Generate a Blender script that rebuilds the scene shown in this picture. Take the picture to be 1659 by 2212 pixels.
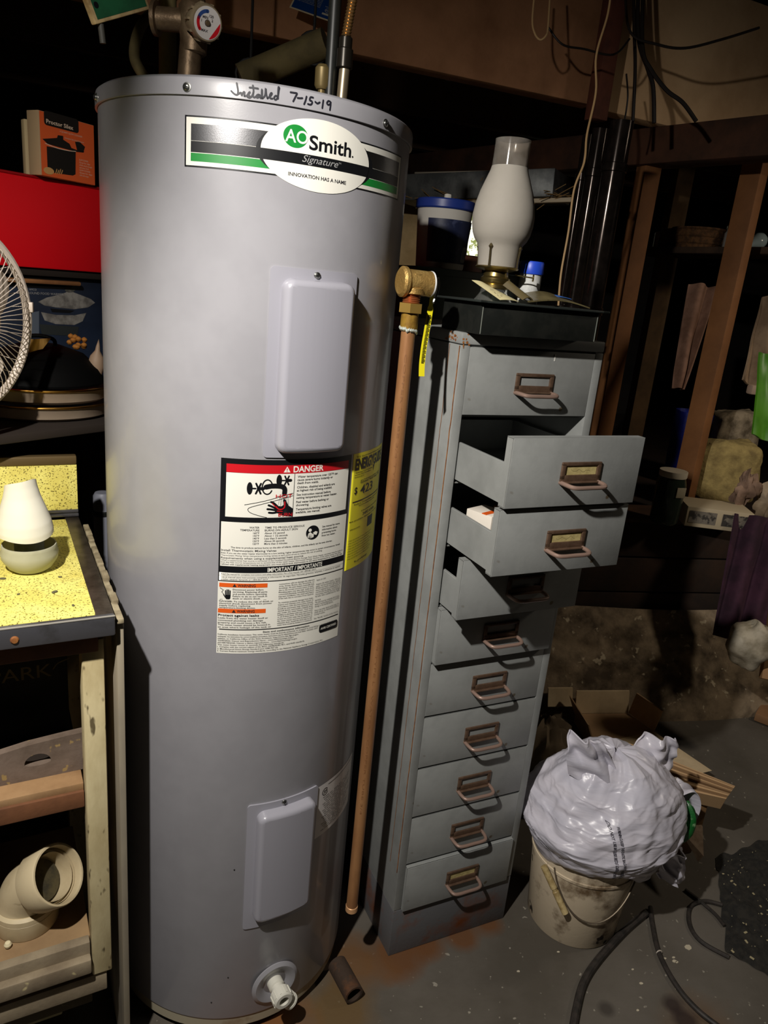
import bpy, bmesh, math, random
from mathutils import Vector, Matrix, noise
from mathutils.bvhtree import BVHTree

for o in list(bpy.data.objects):
    bpy.data.objects.remove(o)
sc = bpy.context.scene
COL = sc.collection
R = math.radians
random.seed(7)

# ---------------------------------------------------------------- camera
cam_d = bpy.data.cameras.new('camera')
cam = bpy.data.objects.new('camera', cam_d)
COL.objects.link(cam)
_r = Vector((0.9819,-0.1659,0.0909))
_u = Vector((-0.036,0.3082,0.9507))
_f = Vector((0.1857,0.9368,-0.2966))
cam.matrix_world = Matrix(((_r.x, _u.x, -_f.x, 0.0), (_r.y, _u.y, -_f.y, -1.2799), (_r.z, _u.z, -_f.z, 1.3905), (0, 0, 0, 1)))
cam_d.sensor_fit = 'HORIZONTAL'
cam_d.sensor_width = 36
cam_d.lens = 1579.9943 * 36 / 1659
cam_d.clip_start = 0.02
sc.camera = cam

# ---------------------------------------------------------------- world and light
w = bpy.data.worlds.new('night')
sc.world = w
w.use_nodes = True
w.node_tree.nodes['Background'].inputs[0].default_value = (1.0, 0.85, 0.65, 1)
w.node_tree.nodes['Background'].inputs[1].default_value = 0.0015

def lamp(name, kind, loc, energy, color, size, target=None, cone=None, blend=None):
    d = bpy.data.lights.new(name, kind)
    d.energy = energy
    d.color = color
    d.shadow_soft_size = size
    o = bpy.data.objects.new(name, d)
    o.location = loc
    COL.objects.link(o)
    if target is not None:
        o.rotation_euler = (Vector(target) - Vector(loc)).to_track_quat('-Z', 'Y').to_euler()
    if kind == 'SPOT':
        d.spot_size = R(cone)
        d.spot_blend = blend
    return o
lamp('work_light', 'SPOT', (-0.36, -1.00, 1.90), 114, (1.0, 0.95, 0.88), 0.018, (0.36, -0.20, 0.0), 156, 1.0)
lamp('right_fill', 'SPOT', (2.5, -0.1, 2.05), 30, (1.0, 0.86, 0.68), 0.10, (1.45, 0.9, 0.55), 105, 1.0)  # added fill light that brightens the right background and floor

sc.view_settings.view_transform = 'Standard'
sc.view_settings.look = 'None'
sc.view_settings.exposure = 0.0
sc.view_settings.gamma = 1.0
sc.view_settings.use_curve_mapping = False

# ---------------------------------------------------------------- materials
def lin(c):
    return tuple((v / 255 / 12.92 if v / 255 <= 0.04045 else ((v / 255 + 0.055) / 1.055) ** 2.4) for v in c) + (1.0,)

MATS = {}
def mat(key, col, rough=0.5, metal=0.0, col2=None, ns=8, det=4, ramp=(0.4, 0.6), bump=0.0, bs=60, coat=0.0,
        trans=0.0, alpha=1.0, emit=0.0, stretch=(1, 1, 1), ior=1.45, spec=0.5, sss=0.0, bd=0.003, rough2=None, col3=None, ns3=40, ramp3=(0.6, 0.65)):
    if key in MATS:
        return MATS[key]
    m = bpy.data.materials.new(key)
    m.use_nodes = True
    nt = m.node_tree
    b = nt.nodes['Principled BSDF']
    b.inputs['Base Color'].default_value = lin(col)
    b.inputs['Roughness'].default_value = rough
    b.inputs['Metallic'].default_value = metal
    b.inputs['Coat Weight'].default_value = coat
    b.inputs['Coat Roughness'].default_value = 0.08
    b.inputs['Transmission Weight'].default_value = trans
    b.inputs['Alpha'].default_value = alpha
    b.inputs['IOR'].default_value = ior
    b.inputs['Specular IOR Level'].default_value = spec
    if sss:
        b.inputs['Subsurface Weight'].default_value = sss
        b.inputs['Subsurface Radius'].default_value = (0.02, 0.02, 0.02)
    if emit:
        b.inputs['Emission Color'].default_value = lin(col)
        b.inputs['Emission Strength'].default_value = emit
    L = nt.links
    tc = nt.nodes.new('ShaderNodeTexCoord')
    mp = nt.nodes.new('ShaderNodeMapping')
    mp.inputs['Scale'].default_value = stretch
    L.new(tc.outputs['Object'], mp.inputs['Vector'])
    def nz(scale, d, name):
        n = nt.nodes.new('ShaderNodeTexNoise')
        n.inputs['Scale'].default_value = scale
        n.inputs['Detail'].default_value = d
        n.inputs['Roughness'].default_value = 0.62
        L.new(mp.outputs['Vector'], n.inputs['Vector'])
        return n
    def rp(n, lo, hi):
        r = nt.nodes.new('ShaderNodeMapRange')
        r.inputs['From Min'].default_value = lo
        r.inputs['From Max'].default_value = hi
        L.new(n.outputs['Fac'], r.inputs['Value'])
        return r
    last = None
    if col2 is not None:
        r = rp(nz(ns, det, 'a'), *ramp)
        mx = nt.nodes.new('ShaderNodeMix')
        mx.data_type = 'RGBA'
        mx.inputs['A'].default_value = lin(col)
        mx.inputs['B'].default_value = lin(col2)
        L.new(r.outputs['Result'], mx.inputs['Factor'])
        last = mx.outputs['Result']
        if rough2 is not None:
            q = nt.nodes.new('ShaderNodeMapRange')
            q.inputs['To Min'].default_value = rough
            q.inputs['To Max'].default_value = rough2
            L.new(r.outputs['Result'], q.inputs['Value'])
            L.new(q.outputs['Result'], b.inputs['Roughness'])
    if col3 is not None:
        r = rp(nz(ns3, 2, 'c'), *ramp3)
        mx = nt.nodes.new('ShaderNodeMix')
        mx.data_type = 'RGBA'
        if last is not None:
            L.new(last, mx.inputs['A'])
        else:
            mx.inputs['A'].default_value = lin(col)
        mx.inputs['B'].default_value = lin(col3)
        L.new(r.outputs['Result'], mx.inputs['Factor'])
        last = mx.outputs['Result']
    if last is not None:
        L.new(last, b.inputs['Base Color'])
        if emit:
            L.new(last, b.inputs['Emission Color'])
    if bump:
        n = nz(bs, 4, 'b')
        bp = nt.nodes.new('ShaderNodeBump')
        bp.inputs['Strength'].default_value = bump
        bp.inputs['Distance'].default_value = bd
        L.new(n.outputs['Fac'], bp.inputs['Height'])
        L.new(bp.outputs['Normal'], b.inputs['Normal'])
    MATS[key] = m
    return m

# ---------------------------------------------------------------- mesh helpers
def smooth_path(pts, n=8, closed=False):
    P = [Vector(p) for p in pts]
    out = []
    N = len(P)
    rng = range(N if closed else N - 1)
    for i in rng:
        if closed:
            a, b, c, d = P[(i - 1) % N], P[i], P[(i + 1) % N], P[(i + 2) % N]
        else:
            a, b, c, d = P[max(i - 1, 0)], P[i], P[i + 1], P[min(i + 2, N - 1)]
        for k in range(n):
            t = k / n
            out.append(0.5 * ((2 * b) + (-a + c) * t + (2 * a - 5 * b + 4 * c - d) * t * t + (-a + 3 * b - 3 * c + d) * t ** 3))
    if not closed:
        out.append(P[-1])
    return out

class MB:
    def __init__(self):
        self.bm = bmesh.new()
    def _xf(self, vs, M):
        if M is not None:
            for v in vs:
                v.co = M @ v.co
    def box(self, c, s, bev=0.0, rot=None, M=None, seg=2):
        g = bmesh.ops.create_cube(self.bm, size=1)
        vs = g['verts']
        for v in vs:
            v.co = Vector((v.co.x * s[0], v.co.y * s[1], v.co.z * s[2]))
        if bev:
            es = list({e for v in vs for e in v.link_edges})
            r = bmesh.ops.bevel(self.bm, geom=es, offset=min(bev, min(s) * 0.49), segments=seg, affect='EDGES', profile=0.5)
            vs = list({v for f in r['faces'] for v in f.verts} | {v for v in vs if v.is_valid})
        m = Matrix.Translation(Vector(c))
        if rot is not None:
            m = m @ (Matrix.Rotation(rot, 4, 'Z') if isinstance(rot, (int, float)) else rot)
        if M is not None:
            m = M @ m
        self._xf(vs, m)
        return self
    def beam(self, p0, p1, wd, ht, up=(0, 0, 1), bev=0.0):
        """box running from p0 to p1, wd wide, ht along up"""
        p0, p1 = Vector(p0), Vector(p1)
        d = (p1 - p0)
        L = d.length
        x = d.normalized()
        y = Vector(up).cross(x)
        if y.length < 1e-6:
            y = Vector((0, 1, 0))
        y.normalize()
        z = x.cross(y)
        m = Matrix(((x.x, y.x, z.x, 0), (x.y, y.y, z.y, 0), (x.z, y.z, z.z, 0), (0, 0, 0, 1)))
        return self.box((p0 + p1) / 2, (L, wd, ht), bev, rot=m)
    def lathe(self, prof, c=(0, 0, 0), seg=32, axis=None, M=None, cap=True, arc=None):
        m = Matrix.Translation(Vector(c))
        if axis is not None:
            m = m @ Vector(axis).to_track_quat('Z', 'Y').to_matrix().to_4x4()
        if M is not None:
            m = M @ m
        rings = []
        for r, z in prof:
            if r < 1e-6:
                rings.append([self.bm.verts.new(m @ Vector((0, 0, z)))])
            else:
                rings.append([self.bm.verts.new(m @ Vector((r * math.cos(2 * math.pi * k / seg), r * math.sin(2 * math.pi * k / seg), z))) for k in range(seg)])
        for a, b in zip(rings, rings[1:]):
            for k in range(seg):
                k2 = (k + 1) % seg
                if len(a) == 1 and len(b) == 1:
                    continue
                if len(a) == 1:
                    self.bm.faces.new((a[0], b[k2], b[k]))
                elif len(b) == 1:
                    self.bm.faces.new((a[k], a[k2], b[0]))
                else:
                    self.bm.faces.new((a[k], a[k2], b[k2], b[k]))
        if cap:
            if len(rings[0]) > 2:
                self.bm.faces.new(list(reversed(rings[0])))
            if len(rings[-1]) > 2:
                self.bm.faces.new(rings[-1])
        return self
    def cyl(self, p0, p1, r0, r1=None, seg=24, cap=True):
        p0, p1 = Vector(p0), Vector(p1)
        r1 = r0 if r1 is None else r1
        return self.lathe([(r0, 0), (r1, (p1 - p0).length)], p0, seg, p1 - p0, cap=cap)
    def tube(self, pts, r, seg=8, closed=False, cap=True):
        P = [Vector(p) for p in pts]
        N = len(P)
        rr = r if isinstance(r, (list, tuple)) else [r] * N
        rings = []
        nrm = None
        for i in range(N):
            if closed:
                t = P[(i + 1) % N] - P[(i - 1) % N]
            else:
                t = P[min(i + 1, N - 1)] - P[max(i - 1, 0)]
            t.normalize()
            if nrm is None:
                nrm = t.orthogonal().normalized()
            else:
                nrm = (nrm - t * nrm.dot(t))
                if nrm.length < 1e-6:
                    nrm = t.orthogonal()
                nrm.normalize()
            b = t.cross(nrm)
            rings.append([self.bm.verts.new(P[i] + rr[i] * (math.cos(2 * math.pi * k / seg) * nrm + math.sin(2 * math.pi * k / seg) * b)) for k in range(seg)])
        for i in range(N if closed else N - 1):
            a, b = rings[i], rings[(i + 1) % N]
            for k in range(seg):
                k2 = (k + 1) % seg
                self.bm.faces.new((a[k], a[k2], b[k2], b[k]))
        if cap and not closed:
            self.bm.faces.new(list(reversed(rings[0])))
            self.bm.faces.new(rings[-1])
        return self
    def prism(self, poly, h, M=None):
        """2D polygon in XY extruded 0..h along Z, then M"""
        m = M if M is not None else Matrix.Identity(4)
        a = [self.bm.verts.new(m @ Vector((x, y, 0))) for x, y in poly]
        b = [self.bm.verts.new(m @ Vector((x, y, h))) for x, y in poly]
        self.bm.faces.new(list(reversed(a)))
        self.bm.faces.new(b)
        n = len(poly)
        for i in range(n):
            j = (i + 1) % n
            self.bm.faces.new((a[i], a[j], b[j], b[i]))
        return self
    def grid(self, fn, nu, nv, thick=0.0):
        """surface fn(u,v)->Vector, u,v in 0..1"""
        vs = [[self.bm.verts.new(Vector(fn(i / nu, j / nv))) for j in range(nv + 1)] for i in range(nu + 1)]
        fs = []
        for i in range(nu):
            for j in range(nv):
                fs.append(self.bm.faces.new((vs[i][j], vs[i + 1][j], vs[i + 1][j + 1], vs[i][j + 1])))
        if thick:
            bmesh.ops.recalc_face_normals(self.bm, faces=fs)
            bmesh.ops.solidify(self.bm, geom=fs, thickness=thick)
        return self
    def quad(self, pts):
        self.bm.faces.new([self.bm.verts.new(Vector(p)) for p in pts])
        return self
    def build(self, name, m, parent=None, loc=None, rot=None, smooth=35):
        bmesh.ops.recalc_face_normals(self.bm, faces=self.bm.faces[:])
        me = bpy.data.meshes.new(name)
        self.bm.to_mesh(me)
        self.bm.free()
        me.materials.append(m)
        if smooth:
            me.polygons.foreach_set('use_smooth', [True] * len(me.polygons))
            try:
                me.set_sharp_from_angle(angle=R(smooth))
            except Exception:
                pass
        me.update()
        o = bpy.data.objects.new(name, me)
        COL.objects.link(o)
        if parent is not None:
            o.parent = parent
        if loc is not None:
            o.location = loc
        if rot is not None:
            o.rotation_euler = rot if not isinstance(rot, (int, float)) else (0, 0, rot)
        return o

def tag(o, label=None, cat=None, group=None, kind=None):
    if label: o['label'] = label
    if cat: o['category'] = cat
    if group: o['group'] = group
    if kind: o['kind'] = kind
    return o
def thing(name, label, cat, loc=(0, 0, 0), rot=0, group=None):
    o = bpy.data.objects.new(name, None)
    o.empty_display_size = 0.05
    COL.objects.link(o)
    o.location = loc
    o.rotation_euler = (0, 0, rot) if isinstance(rot, (int, float)) else rot
    return tag(o, label, cat, group)
def copy_tree(o, parent=None):
    c = o.copy()
    COL.objects.link(c)
    c.parent = parent
    for ch in list(o.children):
        copy_tree(ch, c)
    return c

# ---- flat print: 2D meshes (millimetres) that are then laid on a surface
def text2d(bm, s, size, x, y, align='LEFT', width=None, bold=0.0, shear=0.0, sx=1.0):
    """adds text (cap height about 0.7*size) with baseline at x,y; width squeezes it to that many mm"""
    cu = bpy.data.curves.new('t', 'FONT')
    cu.body = s
    cu.size = size
    cu.resolution_u = 2 if size < 12 else 5
    cu.align_x = 'LEFT'
    cu.offset = bold * size
    cu.shear = shear
    cu.fill_mode = 'FRONT'
    ob = bpy.data.objects.new('t', cu)
    COL.objects.link(ob)
    dg = bpy.context.evaluated_depsgraph_get()
    me = bpy.data.meshes.new_from_object(ob.evaluated_get(dg))
    vs = [v.co.copy() for v in me.vertices]
    if vs:
        x0 = min(v.x for v in vs)
        x1 = max(v.x for v in vs)
        k = sx if width is None else width / max(x1 - x0, 1e-6)
        W = (x1 - x0) * k
        ox = x - (0 if align == 'LEFT' else (W / 2 if align == 'CENTER' else W))
        nv = [bm.verts.new((ox + (v.x - x0) * k, y + v.y, 0)) for v in vs]
        for p in me.polygons:
            try:
                bm.faces.new([nv[i] for i in p.vertices])
            except ValueError:
                pass
    bpy.data.objects.remove(ob)
    bpy.data.curves.remove(cu)
    bpy.data.meshes.remove(me)
def rect2d(bm, x0, y0, x1, y1):
    bm.faces.new([bm.verts.new((x, y, 0)) for x, y in ((x0, y0), (x1, y0), (x1, y1), (x0, y1))])
def poly2d(bm, pts):
    f = bm.faces.new([bm.verts.new((x, y, 0)) for x, y in pts])
    bmesh.ops.triangulate(bm, faces=[f])
def ell2d(bm, cx, cy, rx, ry, n=48, a0=0, a1=360):
    poly2d(bm, [(cx + rx * math.cos(R(a0 + (a1 - a0) * k / n)), cy + ry * math.sin(R(a0 + (a1 - a0) * k / n))) for k in range(n if a1 - a0 == 360 else n + 1)])
def stroke2d(bm, pts, wd, n=5):
    P = smooth_path([(x, y, 0) for x, y in pts], n) if n > 1 else [Vector((x, y, 0)) for x, y in pts]
    a = []
    for i, p in enumerate(P):
        t = P[min(i + 1, len(P) - 1)] - P[max(i - 1, 0)]
        if t.length < 1e-9:
            t = Vector((1, 0, 0))
        t.normalize()
        nn = Vector((-t.y, t.x, 0)) * wd / 2
        a.append((bm.verts.new(p + nn), bm.verts.new(p - nn)))
    for (p, q), (r, s) in zip(a, a[1:]):
        bm.faces.new((p, q, s, r))
    for e in (P[0], P[-1]):
        ell2d(bm, e.x, e.y, wd / 2, wd / 2, 10)
def lay(bm, fn, name, m, parent, step=None, smooth=True):
    """maps a 2D print mesh (mm) onto a surface by fn(u,v)->Vector, cut along u every step mm"""
    if step:
        us = [v.co.x for v in bm.verts]
        k = math.ceil(min(us) / step)
        while k * step < max(us):
            g = bm.verts[:] + bm.edges[:] + bm.faces[:]
            bmesh.ops.bisect_plane(bm, geom=g, plane_co=(k * step, 0, 0), plane_no=(1, 0, 0))
            k += 1
    for v in bm.verts:
        v.co = fn(v.co.x, v.co.y)
    me = bpy.data.meshes.new(name)
    bm.to_mesh(me)
    bm.free()
    me.materials.append(m)
    if step:
        me.polygons.foreach_set('use_smooth', [True] * len(me.polygons))
    o = bpy.data.objects.new(name, me)
    COL.objects.link(o)
    if parent is not None:
        o.parent = parent
    return o
def plane_map(M, lift=0.0):
    return lambda u, v: M @ Vector((u / 1000, v / 1000, lift))

# ================================================================ SETTING
def floor_material():
    m = mat('floor_concrete', (104, 98, 90), 0.55, col2=(78, 72, 63), ns=2.2, det=8, ramp=(0.35, 0.65), bump=0.25, bs=35, rough2=0.8, col3=(146, 140, 127), ns3=46, ramp3=(0.68, 0.72))
    nt = m.node_tree
    b = nt.nodes['Principled BSDF']
    src = b.inputs['Base Color'].links[0].from_socket
    geo = nt.nodes.new('ShaderNodeTexCoord')
    for (x, y, rad, col, amt) in ((0.35, -0.08, 0.085, (98, 62, 32), 0.95), (0.43, -0.06, 0.06, (98, 62, 32), 0.95), (0.51, -0.05, 0.05, (98, 62, 32), 0.9), (0.59, -0.02, 0.045, (98, 62, 32), 0.9), (0.27, -0.10, 0.09, (104, 70, 34), 0.8), (0.22, -0.20, 0.10, (98, 74, 36), 0.8), (0.95, -0.36, 0.14, (100, 74, 48), 0.6), (0.05, -0.24, 0.14, (120, 74, 28), 0.9),
                                (0.9211, -0.2553, 0.028, (44, 32, 30), 0.85), (0.9272, -0.2915, 0.034, (44, 32, 30), 0.85), (0.7731, -0.2515, 0.022, (50, 44, 40), 0.7)):
        sub = nt.nodes.new('ShaderNodeVectorMath')
        sub.operation = 'DISTANCE'
        sub.inputs[1].default_value = (x, y, 0)
        nt.links.new(geo.outputs['Object'], sub.inputs[0])
        n = nt.nodes.new('ShaderNodeTexNoise')
        n.inputs['Scale'].default_value = 9
        n.inputs['Detail'].default_value = 6
        nt.links.new(geo.outputs['Object'], n.inputs['Vector'])
        ad = nt.nodes.new('ShaderNodeMath')
        ad.operation = 'MULTIPLY_ADD'
        nt.links.new(n.outputs['Fac'], ad.inputs[0])
        ad.inputs[1].default_value = rad * 1.1
        nt.links.new(sub.outputs['Value'], ad.inputs[2])
        mr = nt.nodes.new('ShaderNodeMapRange')
        mr.inputs['From Min'].default_value = rad * 0.95
        mr.inputs['From Max'].default_value = rad * 1.55
        mr.inputs['To Min'].default_value = amt
        mr.inputs['To Max'].default_value = 0
        nt.links.new(ad.outputs[0], mr.inputs['Value'])
        mx = nt.nodes.new('ShaderNodeMix')
        mx.data_type = 'RGBA'
        nt.links.new(src, mx.inputs['A'])
        mx.inputs['B'].default_value = lin(col)
        nt.links.new(mr.outputs['Result'], mx.inputs['Factor'])
        src = mx.outputs['Result']
    nt.links.new(src, b.inputs['Base Color'])
    return m
WOOD_DARK = mat('dark_timber', (92, 62, 40), 0.75, col2=(60, 40, 26), ns=3, det=8, ramp=(0.35, 0.7), bump=0.3, bs=40, stretch=(1, 1, 1))
WOOD_PALE = mat('pale_timber', (168, 128, 88), 0.75, col2=(128, 92, 62), ns=3, det=8, ramp=(0.35, 0.7), bump=0.25, bs=40)
WOOD_STUD = mat('stud_timber', (150, 100, 58), 0.75, col2=(112, 72, 40), ns=4, det=8, ramp=(0.35, 0.7), bump=0.25, bs=40)
WOOD_ROUGH = mat('rough_boards', (52, 36, 25), 0.9, col2=(34, 24, 17), ns=5, det=8, bump=0.3, bs=30)
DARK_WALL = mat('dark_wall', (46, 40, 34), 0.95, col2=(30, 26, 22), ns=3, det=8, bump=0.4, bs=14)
BLACK_PLASTIC = mat('black_plastic', (22, 24, 22), 0.42, col2=(30, 31, 28), ns=30, det=3)
BLACK_RUBBER = mat('black_rubber', (20, 19, 18), 0.7)
STEEL = mat('bright_steel', (190, 190, 190), 0.22, 1.0)
ZINC = mat('zinc_screw', (170, 170, 165), 0.3, 1.0)

floor = MB().box((1.2, 0.9, -0.05), (8.4, 7.8, 0.1)).build('floor', floor_material(), smooth=0)
tag(floor, kind='structure')
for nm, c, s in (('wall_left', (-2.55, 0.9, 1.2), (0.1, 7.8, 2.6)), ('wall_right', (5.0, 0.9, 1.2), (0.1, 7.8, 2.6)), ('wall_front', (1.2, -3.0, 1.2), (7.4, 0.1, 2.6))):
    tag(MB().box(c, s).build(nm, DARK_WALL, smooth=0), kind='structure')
# back wall with a window opening
WY = 3.6
wx0, wz0 = (1.3275, 1.6003)
wx1, wz1 = (1.6661, 1.8736)
b = MB()
b.box(((-2.5 + wx0) / 2, WY + 0.05, 1.2), (wx0 + 2.5, 0.1, 2.6))
b.box(((4.95 + wx1) / 2, WY + 0.05, 1.2), (4.95 - wx1, 0.1, 2.6))
b.box(((wx0 + wx1) / 2, WY + 0.05, (wz0 - 0.1) / 2), (wx1 - wx0, 0.1, wz0 + 0.1))
b.box(((wx0 + wx1) / 2, WY + 0.05, (wz1 + 2.5) / 2), (wx1 - wx0, 0.1, 2.5 - wz1))
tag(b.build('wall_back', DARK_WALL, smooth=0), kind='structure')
win = thing('window_1', None, None, ((wx0 + wx1) / 2, WY, (wz0 + wz1) / 2))
tag(win, kind='structure')
ww, wh = (wx1 - wx0), (wz1 - wz0)
b = MB()
for s in (-1, 1):
    b.box((s * ww / 2, 0.0, 0), (0.03, 0.06, wh + 0.03), 0.003)
    b.box((0, 0.0, s * wh / 2), (ww + 0.03, 0.06, 0.03), 0.003)
b.build('window_frame', mat('window_frame_paint', (190, 180, 160), 0.6), win)
MB().box((0, 0.02, 0), (ww - 0.03, 0.006, wh - 0.03)).build('pane', mat('lit_pane', (250, 246, 226), 0.3, emit=1.6, col2=(120, 128, 70), ns=26, det=6, ramp=(0.5, 0.56)), win)

MB().box((0, -0.07, -wh / 2 - 0.005), (ww + 0.08, 0.16, 0.022), 0.003).build('window_sill', mat('window_frame_paint', (190, 180, 160), 0.6), win)

# ceiling of planks, joists and the girder
ceil = MB().box((1.2, 0.9, 2.42), (8.4, 7.8, 0.04)).build('ceiling', WOOD_ROUGH, smooth=0)
tag(ceil, kind='structure')
U = Vector((0.96605, 0.25834, 0)); V = Vector((-0.25834, 0.96605, 0))
for k in range(22):
    c = Vector((0.6, 0.8, 2.385)) + V * (-1.6 + k * 0.19)
    MB().beam(c - U * 2.2, c + U * 2.6, 0.183, 0.026 + 0.004 * (k % 3), bev=0.003).build('plank', WOOD_ROUGH, ceil)
JA0, JA1 = Vector((0.2085,0.8696,1.95)), Vector((0.9714,1.0217,1.95))
d = (JA1 - JA0).normalized()
n = Vector((-d.y, d.x, 0))
up = Vector((0, 0, 0.2))
MB().beam(JA0 - d * 1.9 + n * 0.03 + up, JA1 + n * 0.03 + up, 0.06, 0.40, bev=0.004).build('joist', mat('joist_timber', (186, 134, 96), 0.75, col2=(140, 96, 64), ns=4, det=8, ramp=(0.35, 0.7), bump=0.3, bs=40), ceil)
JB0 = Vector((1.0371,1.0648,1.95))
d2 = U
n2 = V
MB().beam(JB0 + n2 * 0.03 + up, JB0 + d2 * 2.4 + n2 * 0.03 + up, 0.06, 0.40, bev=0.004).build('joist', mat('joist_pale_timber', (222, 186, 142), 0.75, col2=(182, 144, 104), ns=3, det=8, ramp=(0.35, 0.7), bump=0.25, bs=40), ceil)
for k in (0.62, 1.24):
    c = JA0 + n * k + up
    MB().beam(c - d * 1.6, c + d * 2.6, 0.045, 0.36, bev=0.004).build('joist', WOOD_DARK, ceil)
c = JA0 - n * 1.6 + up
MB().beam(c - d * 1.4, c + d * 3.0, 0.045, 0.36, bev=0.004).build('joist', WOOD_DARK, ceil)
GA, GB = Vector((0.6579,2.2337,1.95)), Vector((1.4167,0.8352,1.95))
dg_ = (GB - GA).normalized()
MB().beam(GA - dg_ * 1.4 - Vector((0, 0, 0.055)) + Vector((0.05, 0.03, 0)), GB + dg_ * 0.9 - Vector((0, 0, 0.055)) + Vector((0.05, 0.03, 0)), 0.11, 0.11, bev=0.006).build('girder', mat('girder_timber', (84, 52, 34), 0.85, col2=(56, 36, 24), ns=6, det=8, bump=0.3, bs=30), ceil)
# two grey strips seen in the dark between the joists
for q0, q1 in ((Vector((0.5026,2.0108,2.1)), Vector((0.6295,1.6127,2.1))), (Vector((0.7348,2.6531,2.1)), Vector((1.0239,1.7583,2.1)))):
    e = (q1 - q0)
    MB().beam(q0 - e * 0.6, q1 + e * 0.5, 0.02, 0.02, bev=0.003).build('furring_strip', mat('grey_strip', (120, 112, 100), 0.7), ceil)

# raised earth-and-timber ledge at the right with its sloping concrete footing
LY = 1.0
b = MB()
b.box((2.7, LY + 1.25, 0.335), (4.4, 2.5, 0.67))
ledge = tag(b.build('wall_ledge', mat('ledge_boards', (54, 36, 24), 0.9, col2=(34, 24, 17), ns=4, det=8, bump=0.4, bs=20), smooth=0), kind='structure')
for k in range(5):
    MB().box((2.7, LY - 0.009, 0.065 + 0.135 * k), (4.4, 0.018 + 0.004 * (k % 2), 0.128), 0.003).build('plank', mat('ledge_boards', (50, 34, 22), 0.9), ledge)
MB().box((2.7, LY + 0.06, 0.679), (4.42, 0.16, 0.022), 0.004).build('sill', mat('ledge_sill', (84, 56, 36), 0.8, col2=(58, 38, 24), ns=6, det=6), ledge)
def foot(u, v):
    x = 0.66 + 2.6 * u
    y = LY - 0.03 - 0.19 * v - 0.02 * math.sin(5 * x)
    z = 0.36 * (1 - v) ** 0.8 - 0.012
    q = Vector((x * 3, y * 3, z * 3))
    k = noise.fractal(q * 2.2, 0.7, 2.1, 5) * 0.03 * math.sin(math.pi * min(max(v, 0.02), 0.98))
    return Vector((x, y - k, z + k * 0.8))
b = MB()
b.grid(foot, 90, 22)
footing = b.build('trim_footing', mat('footing_concrete', (152, 134, 110), 0.95, col2=(82, 70, 56), ns=9, det=8, ramp=(0.40, 0.62), bump=0.8, bs=30, col3=(190, 176, 150), ns3=30, ramp3=(0.64, 0.7)), smooth=60)
tag(footing, kind='structure')

# studs standing on the ledge: pieces of the right-hand framing
fr = thing('wall_studs', None, None, (1.5, 1.06, 0.69))
tag(fr, kind='structure')
o0 = Vector((1.5, 1.06, 0.69))
def stud(x, y, wd, dp, rz, m=WOOD_STUD, z1=1.95):
    MB().box((0, 0, (z1 - 0.69) / 2), (wd, dp, z1 - 0.69), 0.003).build('stud', m, fr, loc=(x - o0.x, y - o0.y, 0), rot=rz)
SP = Vector((1.5742,1.0431,0.69))
stud(SP.x + 0.01, SP.y + 0.045, 0.05, 0.07, R(28))
S1 = Vector((1.2809,1.2136,1.2343))
stud(S1.x, S1.y, 0.065, 0.05, R(10))
S3 = Vector((1.6424,1.6323,1.3332))
stud(S3.x, S3.y, 0.085, 0.04, R(14), mat('stud_weathered', (98, 74, 46), 0.85, col2=(70, 52, 32), ns=5, det=6))
S4 = Vector((1.6513,0.6022,0.4456))

# ================================================================ WATER HEATER
TR = 0.235
TANK = mat('heater_paint', (149, 148, 153), 0.34, col2=(145, 144, 149), ns=14, det=3, bump=0.03, bs=500, coat=0.25)
TANK2 = mat('heater_paint_cover', (151, 150, 159), 0.32, bump=0.02, bs=500, coat=0.3)
heater = thing('water_heater', 'tall grey cylindrical water heater with a danger sticker and two raised covers', 'water heater')
b = MB()
b.lathe([(TR - 0.02, 0.048), (TR - 0.001, 0.048), (TR, 0.051), (TR, 1.5932), (TR - 0.006, 1.597), (TR - 0.03, 1.597)], seg=256, cap=False)
b.build('jacket', TANK, heater)
b = MB()
prof = [(TR + 0.0005, 1.5932), (TR + 0.0035, 1.5936), (TR + 0.0035, 1.6085), (TR + 0.0022, 1.6135), (TR - 0.002, 1.6168), (TR - 0.008, 1.6178), (TR - 0.03, 1.6180), (0.0, 1.622)]
b.lathe(prof, seg=256, cap=False)
b.build('top_cap', TANK, heater)
MB().lathe([(TR - 0.022, 0.022), (TR - 0.004, 0.022), (TR - 0.003, 0.047), (TR - 0.022, 0.047)], seg=128, cap=False).build('base_ring', mat('base_ring_paint', (168, 160, 138), 0.6, col2=(120, 86, 50), ns=7, det=6, ramp=(0.55, 0.7)), heater)
MB().lathe([(0, 0.024), (TR - 0.02, 0.024)], seg=64, cap=False).build('underside', BLACK_RUBBER, heater)
for a in (-150, -30, 90):
    MB().cyl((0.19 * math.cos(R(a)), 0.19 * math.sin(R(a)), 0), (0.19 * math.cos(R(a)), 0.19 * math.sin(R(a)), 0.026), 0.022, 0.02, seg=20).build('foot', mat('foot_steel', (60, 50, 42), 0.7), heater)
def cyl(off):
    return lambda u, z: Vector(((TR + off) * math.sin(u / 235.0), -(TR + off) * math.cos(u / 235.0), z / 1000))
def cyl3(u, z, h):
    rr = TR + h / 1000
    return Vector((rr * math.sin(u / 235.0), -rr * math.cos(u / 235.0), z / 1000))
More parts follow.
